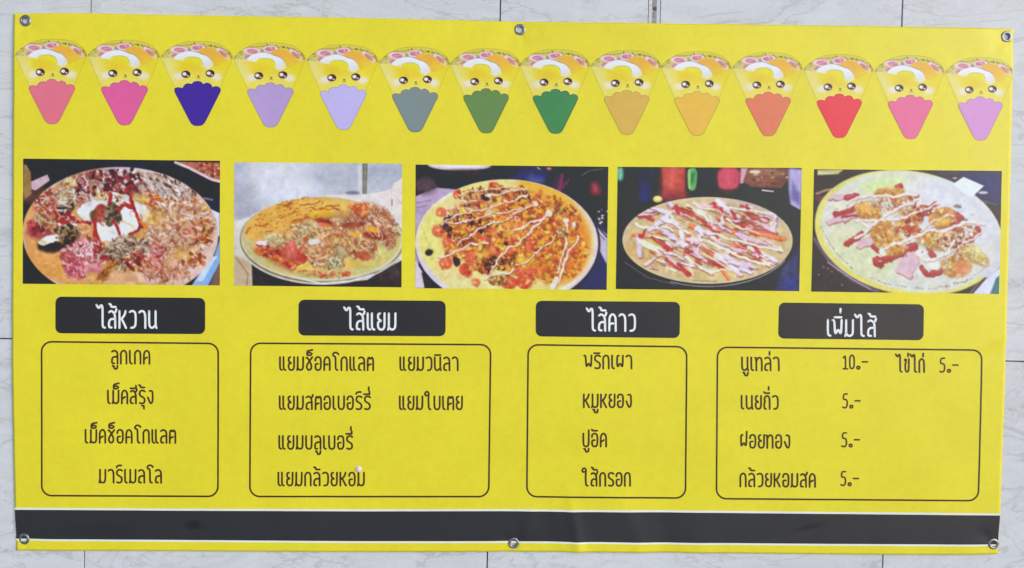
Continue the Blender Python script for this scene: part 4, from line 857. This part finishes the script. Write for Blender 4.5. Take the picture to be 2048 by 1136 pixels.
CONES = [(104.5, 78, 248.7, 144.5, (222, 116, 134), 'rose pink'), (249.4, 80, 251, 144.5, (218, 98, 150), 'bright pink'), (395, 82, 252.2, 144.5, (76, 46, 150), 'dark violet'),
         (540.5, 84.7, 255, 144.5, (178, 152, 200), 'lilac'), (686.5, 88.6, 259.6, 144, (190, 178, 226), 'pale lavender'), (829.8, 93.3, 264.6, 143, (126, 138, 138), 'grey'),
         (972, 96.3, 266.6, 142, (106, 136, 84), 'sage green'), (1110.8, 98, 267.6, 141.5, (74, 134, 86), 'deep green'), (1253.2, 100, 270, 141.5, (212, 172, 86), 'tan'),
         (1393.6, 103, 271.9, 141.5, (226, 180, 78), 'amber'), (1536, 104.3, 272.8, 141, (222, 122, 94), 'salmon orange'), (1678.2, 108.2, 276.5, 140.5, (228, 66, 80), 'red'),
         (1820.3, 110.6, 278.6, 140, (224, 108, 148), 'raspberry pink'), (1960.6, 114.4, 281.2, 139, (206, 142, 200), 'orchid')]
for cx, top, tip, wd, colr, cname in CONES:
    sy = (tip-top)/923.; sx = wd/768.
    def to_px(xy):
        u, v = (xy[:, 0]-502)*sx, (xy[:, 1]-1029)*sy
        return cx+u-v*.006, tip+v+u*.012
    x, y = to_px(fan_xy); x = np.minimum(x, RIGHT(y)-1.0); x = np.maximum(x, LEFT(y)+1.0)
    fan = mesh_obj('crepe_picture', on_banner(x, y, 1.0), fan_f, VINYL, banner, col=fan_col)
    fan['label'] = 'printed smiling filled crepe in a %s paper cone' % cname
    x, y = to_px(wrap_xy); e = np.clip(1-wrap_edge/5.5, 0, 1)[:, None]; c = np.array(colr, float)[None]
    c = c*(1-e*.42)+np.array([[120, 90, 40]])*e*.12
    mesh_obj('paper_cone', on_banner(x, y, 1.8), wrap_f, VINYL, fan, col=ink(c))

# the five food photographs
PHOTOS = [(photo_mixed_crepe, (47, 317.4), (440.3, 321.6), (439.6, 570.8), (45.6, 567.5), 'egg, ham and sauces on a large round crepe'),
          (photo_pulled_pork_crepe, (468.6, 324.6), (804, 327.4), (803, 574.6), (468, 571.2), 'pale blue backed photo of a crepe with shredded meat'),
          (photo_sausage_crepe, (831.2, 329), (1216.7, 333.6), (1213.2, 579.6), (830.4, 576.3), 'crepe with sausage slices and zigzag white sauce'),
          (photo_crab_stick_crepe, (1235.5, 333.6), (1603.2, 336), (1598.4, 582.3), (1231.5, 578), 'crepe strewn with crab stick strips in front of sauce bottles'),
          (photo_fried_chicken_crepe, (1628, 338.4), (2004, 341.8), (1998, 588), (1622.4, 583.2), 'crepe with fried chicken, ham squares and red sauce')]
for fn, tl, tr, br, bl, what in PHOTOS:
    cv = fn(); nu = int((tr[0]-tl[0])/1.1); nv = int((bl[1]-tl[1])/1.1)
    U, V = np.meshgrid(np.linspace(0, 1, nu), np.linspace(0, 1, nv)); U, V = U.ravel(), V.ravel()
    p = [np.array(q)[None] for q in (tl, tr, br, bl)]; u, v = U[:, None], V[:, None]
    xy = (p[0]*(1-u)+p[1]*u)*(1-v)+(p[3]*(1-u)+p[2]*u)*v
    colr = sample(cv, np.stack([U*cv.w/cv.k, V*cv.h/cv.k], 1), 0, 0)
    o = mesh_obj('food_photo', on_banner(xy[:, 0], xy[:, 1], 1.4), grid_faces(nu, nv), VINYL, banner, col=ink(colr))
    o['label'] = 'printed '+what if not what.startswith('pale') else what

# ---------------------------------------------------------------- lettering
# each letter as pen strokes in a box 28 high, y upwards; (width, strokes)
def arch(x0=1, x1=12): return [(x0, 0), (x0, 20), (x0+1.2, 24.5), (x0+4, 28), (x1-4, 28), (x1-1, 24.5), (x1, 20), (x1, 0)]
STEM = [(1, 28), (1, 5), (2, 1.4), (5, .2)]
GL = {
 'ก': (12, [[(1, 0), (1, 17), (.6, 21), (2.5, 25.5), (5, 28), (8.5, 28), (11, 25), (12, 20), (12, 0)]]),
 'ค': (12, [arch(), [(1, 10), (4, 12.5), (8, 12.5)]]),
 'ด': (12, [arch(), [(1, 9), (4, 12), (7.5, 14)]]),
 'ต': (12, [[(1, 0), (1, 21), (2.2, 26.5), (4.2, 27.5), (6.4, 23.5), (8.8, 27.8), (11, 26), (12, 21), (12, 0)], [(1, 9), (4, 12), (7.5, 13)]]),
 'ถ': (12, [[(4.4, .4), (1, .4), (1, 14), (3.4, 16.4), (1, 19), (2.2, 25), (5, 28), (8.5, 28), (11, 25), (12, 20), (12, 0)]]),
 'ล': (12, [[(1.2, 25.5), (4, 28), (8.6, 27.4), (11.4, 24), (12, 19), (12, 0)], [(12, 14.5), (6, 15), (2.6, 13), (1.2, 9.5), (1, 3), (2, .8), (5.6, .6)]]),
 'ส': (12.5, [[(1.2, 25.5), (4, 28), (7.6, 27), (10.6, 23), (11.6, 18), (11.8, 0)], [(11.8, 14.5), (6, 15), (2.6, 13), (1.2, 9.5), (1, 3), (2, .8), (5.6, .6)], [(9.6, 24), (12.8, 26.6), (13.8, 31)]]),
 'เ': (4.5, [STEM]), 'แ': (11.5, [STEM, [(x+7, y) for x, y in STEM]]),
 'ม': (12.5, [[(1.6, 28), (1.6, 4), (.2, .2)], [(1.6, 5), (4.4, .4), (9, .4), (11.6, 3), (12.4, 8), (12.4, 28)]]),
 'น': (13, [[(1, 28), (1, 7), (2.2, 2.2), (5, .2), (8, .8), (11, 4)], [(12, 28), (12, 3), (13.6, .2)]]),
 'บ': (12, [[(1, 28), (1, 7), (2.2, 2.4), (5, .2), (8.4, .2), (11, 2.6), (12, 7), (12, 28)]]),
 'ป': (12, [[(1, 28), (1, 7), (2.2, 2.4), (5, .2), (8.4, .2), (11, 2.6), (12, 7), (12, 35)]]),
 'ผ': (13, [[(4.4, 27.6), (1, 27.6), (1, 0), (6.8, 13.5), (12, 0), (12.4, 28)]]),
 'ฝ': (13, [[(4.4, 27.6), (1, 27.6), (1.4, 0), (6.8, 13.5), (11.8, 0), (12.8, 35)]]),
 'พ': (13, [[(-1.6, 27.6), (1.4, 27.6), (2.4, 0), (7.4, 14), (12, 0), (13, 28)]]),
 'ร': (11, [[(11.6, 25.8), (9, 28), (4.4, 28), (1.6, 25.4), (1, 21), (2, 17.4), (6, 14.6), (10, 12), (11.4, 8), (11, 3.6), (8.6, .4), (4, .2), (1.4, 1.4)]]),
 'ว': (11, [[(.8, 26.2), (3.6, 28), (7.6, 28), (10.2, 25.4), (11.2, 20), (11.2, 8), (10.2, 3.2), (7.4, .6), (3.4, .2)]]),
 'า': (11, [[(.6, 25.4), (3, 28), (7, 28), (9.8, 25.6), (11, 20), (11, 0)]]),
 'ย': (12, [[(4.6, 27.8), (1.6, 26.8), (1, 23), (1.4, 18.4), (5.6, 15.6)], [(5.6, 14.4), (2, 14.2), (1, 11), (1, 6), (2.4, 1.8), (5, .2), (8.4, .2), (11, 2.6), (12, 7), (12, 28)]]),
 'อ': (12, [[(1, 20.5), (1.2, 24.6), (3.8, 28), (8.6, 28), (11.2, 25), (12, 20), (12, 8), (11, 3), (8.4, .2), (4.4, .2), (1.8, 2.4), (1, 7), (1.2, 13.4), (6.6, 13.8)]]),
 'ห': (12, [[(1, 28), (1, 0)], [(11.4, 28), (9.8, 21.4), (6, 16.6), (1.4, 13.6)], [(4.6, 15.6), (12.2, 0)]]),
 'ช': (12, [[(.4, 26.6), (3, 27), (9.8, 13.4), (11, 8), (10, 2.6), (7, .2), (4.4, .6), (1.8, 4), (1.4, 9), (3.6, 14.6), (10, 24), (12.4, 28)]]),
 'ง': (11, [[(4.6, 27), (7.6, 28), (10.4, 25.6), (11, 20), (11, 8), (9.6, 1.6), (6.6, .4), (4.6, 4), (1.2, 13.4)]]),
 'ท': (12, [[(-1.4, 27.4), (1, 26.6), (1, 0)], [(1, 20), (4, 26.4), (7.6, 28), (10.8, 25.6), (12, 20), (12, 0)]]),
 'ข': (11, [[(.8, 25.4), (3, 28), (4.6, 25.4), (3.2, 20.4), (2.2, 15), (2.2, 7), (3.4, 2.2), (5.6, .2), (8, .6), (10, 3.6), (10.6, 8), (10.6, 28)]]),
 'ไ': (12, [[(-2.6, 38), (1.6, 31.4), (4.4, 37.4), (7, 37), (7.8, 32.4), (7.8, 4.6), (8.8, 1.2), (11.8, .2)]]),
 'ใ': (12, [[(3.4, 30.2), (1, 29.4), (-.6, 32), (0, 36), (3, 38.4), (6.2, 37), (7.6, 32), (6.4, 26), (6.8, 5), (8, 1.2), (11, .2)]]),
 'โ': (11, [[(11.8, 34), (9, 37.4), (5, 38.2), (1.6, 36), (.4, 32.6), (2.2, 30.4), (5, 29.4), (6, 26), (6, 5), (7, 1.4), (10, .2)]]),
 '1': (8, [[(1, 22.6), (5.2, 28.6), (5.2, .4)], [(.8, .2), (9, .2)]]),
 '0': (10, [[(5.2, 28.4), (2.2, 26.4), (1, 21), (1, 7), (2.2, 2), (5.2, .2), (8.2, 2), (9.6, 7), (9.6, 21), (8.2, 26.4), (5.2, 28.4)]]),
 '5': (11, [[(10, 28.4), (2.6, 28.4), (2, 17), (6.6, 17.6), (9.6, 15), (10.4, 10), (9.8, 4), (7.4, .6), (4, 0), (.8, 1.6)]]),
 '.': (6.6, [[(3.3, 5.4), (1.2, 4.7), (.4, 2.6), (1.3, .5), (3.4, -.3), (5.5, .6), (6.3, 2.7), (5.4, 4.8), (3.3, 5.4)]]),
 '-': (10, [[(0, 14.5), (10, 14.5)]]), ' ': (8, []),
}
MARKS = {   # drawn over the letter before; (high?, strokes)
 '์': (1, [[(1.6, 33), (3, 36), (5.6, 37.2), (11, 37.2)]]),
 '็': (1, [[(8.4, 37.4), (5, 37.2), (1.8, 35.4), (2.2, 32.4), (6.4, 31.4), (10.6, 32.6), (11.4, 35.8)], [(1.8, 37.6), (3.4, 41), (7, 42), (12.6, 43.4)]]),
 'ิ': (0, [[(.4, 32.8), (11.4, 32.8)]]), 'ี': (0, [[(.4, 32.6), (11.4, 32.6)], [(11.4, 33), (11.4, 38.4)]]),
 'ั': (0, [[(.6, 36.4), (2.4, 33.8), (11.4, 34)]]),
 '่': (2, [[(9.8, 33.6), (10, 40)]]), '้': (2, [[(1, 39.6), (4.2, 38.6), (4, 34.6), (12, 34.6)]]),
 'ุ': (0, [[(7, -4.4), (10.6, -4.4), (11, -11)]]), 'ู': (0, [[(2.4, -4.6), (5.2, -5), (5.2, -9.6), (8, -11.6), (11.4, -10), (11.8, -4.4)]]),
}
def write(name, text, x0, x1, y0, slope, h, width, color, layer, parent, gap=5.6):
    s = h/28.; S_ = []; pen = 0; last = 0; above = False
    for ch in text:
        if ch in MARKS:
            hi, st = MARKS[ch]; dy = 7.6 if (hi == 2 and above) else 0
            if hi == 2 and tall: dx = -1.6
            else: dx = 0
            S_ += [[(x+last+dx, y+dy) for x, y in q] for q in st]
            if ch in 'ิีั': above = True
            continue
        wd, st = GL[ch]; S_ += [[(x+pen, y) for x, y in q] for q in st]; last = pen+(wd-12); above = False; tall = ch == 'ป'
        pen += wd+(gap if ch != ' ' else 0)
    xs = [p[0] for q in S_ for p in q if p[1] > -2]; a, b = min(xs), max(xs); k = (x1-x0-width)/(b-a)
    out = []
    for q in S_:
        P = [(x0+width/2+(x-a)*k, y0+slope*((x-a)*k)-width*.45-(y*s)*(1-width/h*.5)) for x, y in q]
        out.append((chaikin(P, 2) if len(P) > 2 else P, False))
    return strokes_mesh(name, out, width, color, layer, parent)
INK = (80, 61, 6); PALE = (232, 228, 244); DARK = (58, 56, 62); LINE = (73, 55, 8)
PLATES = [([(111.3, 593.2), (410.6, 595.8), (410.4, 668.2), (110.6, 666.6)], 'ไส้หวาน', 191, 315.5, 657.5, .004, 36),
          ([(597, 599.2), (891.6, 601.6), (891, 672.6), (596.8, 671)], 'ไส้แยม', 686, 793, 661, .004, 35),
          ([(1071.6, 601.4), (1360, 603.8), (1359.4, 676.2), (1071.2, 672.8)], 'ไส้คาว', 1171, 1272, 663, .008, 35),
          ([(1557.6, 605), (1848, 608.6), (1846.6, 680.6), (1556, 677)], 'เพิ่มไส้', 1653.5, 1754, 673.6, .008, 34)]
for c, tx, x0, x1, y0, sl_, h in PLATES:
    p = fill_part('header_plate', rounded(c, 12), 2.6, DARK, 1, banner)
    p['label'] = 'dark rounded plate with the heading '+tx
    write('heading_lettering', tx, x0, x1, y0, sl_, h, 4.3, PALE, 2, p)
FRAMES = [[(83.4, 683.4), (436.6, 687), (435.8, 993), (83.2, 991.4)], [(501.4, 686.4), (981.4, 689.4), (977.4, 993), (499.6, 993)],
          [(1056.4, 689.4), (1373.6, 693.6), (1371, 996.4), (1053.6, 993)], [(1435, 694.4), (1964.4, 700.2), (1956.4, 1001.4), (1433, 997.6)]]
frames = []
for c in FRAMES:
    P = rounded(c, 20, 9); P = P+[P[0]]
    frames.append(strokes_mesh('menu_frame', [(P, True)], 3.4, LINE, 1, banner, seg=6))
ITEMS = [(0, 'ลูกเกด', 222, 300.8, 729, .004), (0, 'เม็ดสีรุ้ง', 214, 307.2, 808.6, .004), (0, 'เม็ดช็อคโกแลต', 169, 352.4, 887.4, .002), (0, 'มาร์เมลโล', 196.6, 324, 967.4, .001),
         (1, 'แยมช็อคโกแลต', 558.2, 748.4, 741.8, .002), (1, 'แยมวนิลา', 798.8, 917.4, 742.2, .002), (1, 'แยมสตอเบอร์รี่', 557.6, 742.2, 820.2, .001), (1, 'แยมใบเตย', 797.8, 926, 820.4, .001),
         (1, 'แยมบลูเบอรี่', 556.8, 706.6, 899.6, .001), (1, 'แยมกล้วยหอม', 555, 730, 972.8, 0), (2, 'พริกเผา', 1166.4, 1264.8, 738.4, .004), (2, 'หมูหยอง', 1165.6, 1264, 816.2, .003),
         (2, 'ปูอัด', 1164.6, 1214, 894.4, .003), (2, 'ใส้กรอก', 1162.4, 1262, 973, .004), (3, 'นูเทล่า', 1482.2, 1559.6, 742.4, .004), (3, 'ไข่ไก่', 1789.6, 1850, 745.6, .006),
         (3, 'เนยถั่ว', 1481.4, 1557.8, 819.4, .006), (3, 'ฝอยทอง', 1480.2, 1581, 897.4, .006), (3, 'กล้วยหอมสด', 1478.6, 1632.2, 974.8, .007)]
for k, tx, x0, x1, y0, sl_ in ITEMS:
    o = write('menu_line', tx, x0, x1, y0, sl_, 28, 3.75, INK, 1.2, frames[k]); o['label'] = 'lettering '+tx
for tx, x0, x1, y0 in (('10.-', 1685, 1736.6, 739.2), ('5.-', 1878, 1917.4, 745.6), ('5.-', 1683.8, 1721.6, 817.2), ('5.-', 1682.2, 1720.2, 895), ('5.-', 1680.4, 1718.4, 972.6)):
    o = write('price', tx, x0, x1, y0, .004, 29, 3.3, INK, 1.2, frames[3], gap=4.4); o['label'] = 'price lettering '+tx

# ---------------------------------------------------------------- eyelets
STEEL = rough_material('dull_nickel', (.24, .23, .22), (.42, .41, .40), 300, .45, .3, 1.0, .5)
def lathe(profile, n=28):
    v, f = [], []
    for i in range(n):
        t = 2*math.pi*i/n
        v += [(r*math.cos(t), -y, r*math.sin(t)) for r, y in profile]
    m = len(profile)
    for i in range(n):
        j = (i+1) % n
        for k in range(m-1): f.append((i*m+k, i*m+k+1, j*m+k+1, j*m+k))
    return v, f
PROF = [(.0058, -.0012), (.0056, -.0004), (.0058, .0006), (.0068, .0017), (.0086, .0020), (.0104, .0015), (.0114, .0004), (.0115, -.0006)]
ev, ef = lathe(PROF); first_eye = None; er = random.Random(9)
for i, (ex, ey) in enumerate(EYE):
    p = on_banner(ex, ey)
    if first_eye is None: o = first_eye = mesh_obj('eyelet', ev, ef, STEEL, banner)
    else: o = bpy.data.objects.new('eyelet', first_eye.data); COL.objects.link(o); o.parent = banner
    o.location = p.tolist(); o.rotation_euler = (er.uniform(-.05, .05), er.uniform(0, 6), er.uniform(-.05, .05))
    if i == 3: o.scale = (.94, 1, 1.03); o.rotation_euler = (.06, 0, -.08)

# ---------------------------------------------------------------- the small round dot stuck on the banner
DOT = rough_material('pink_white_plastic', (.80, .64, .66), (.90, .74, .76), 400, .4, .2)
dv, df = lathe([(.0001, .0024), (.0024, .0022), (.0046, .0015), (.0060, .0006), (.0064, -.0004)], 24)
pc = plane_pt(717, 938, GAP); pc[1] -= float(ripple(np.array(717.), np.array(938.)))+.0004
dot = mesh_obj('round_dot', dv, df, DOT); dot.location = pc.tolist()
label(dot, 'small round pinkish white dot on the banner above the end of the lowest jam line', 'dot')
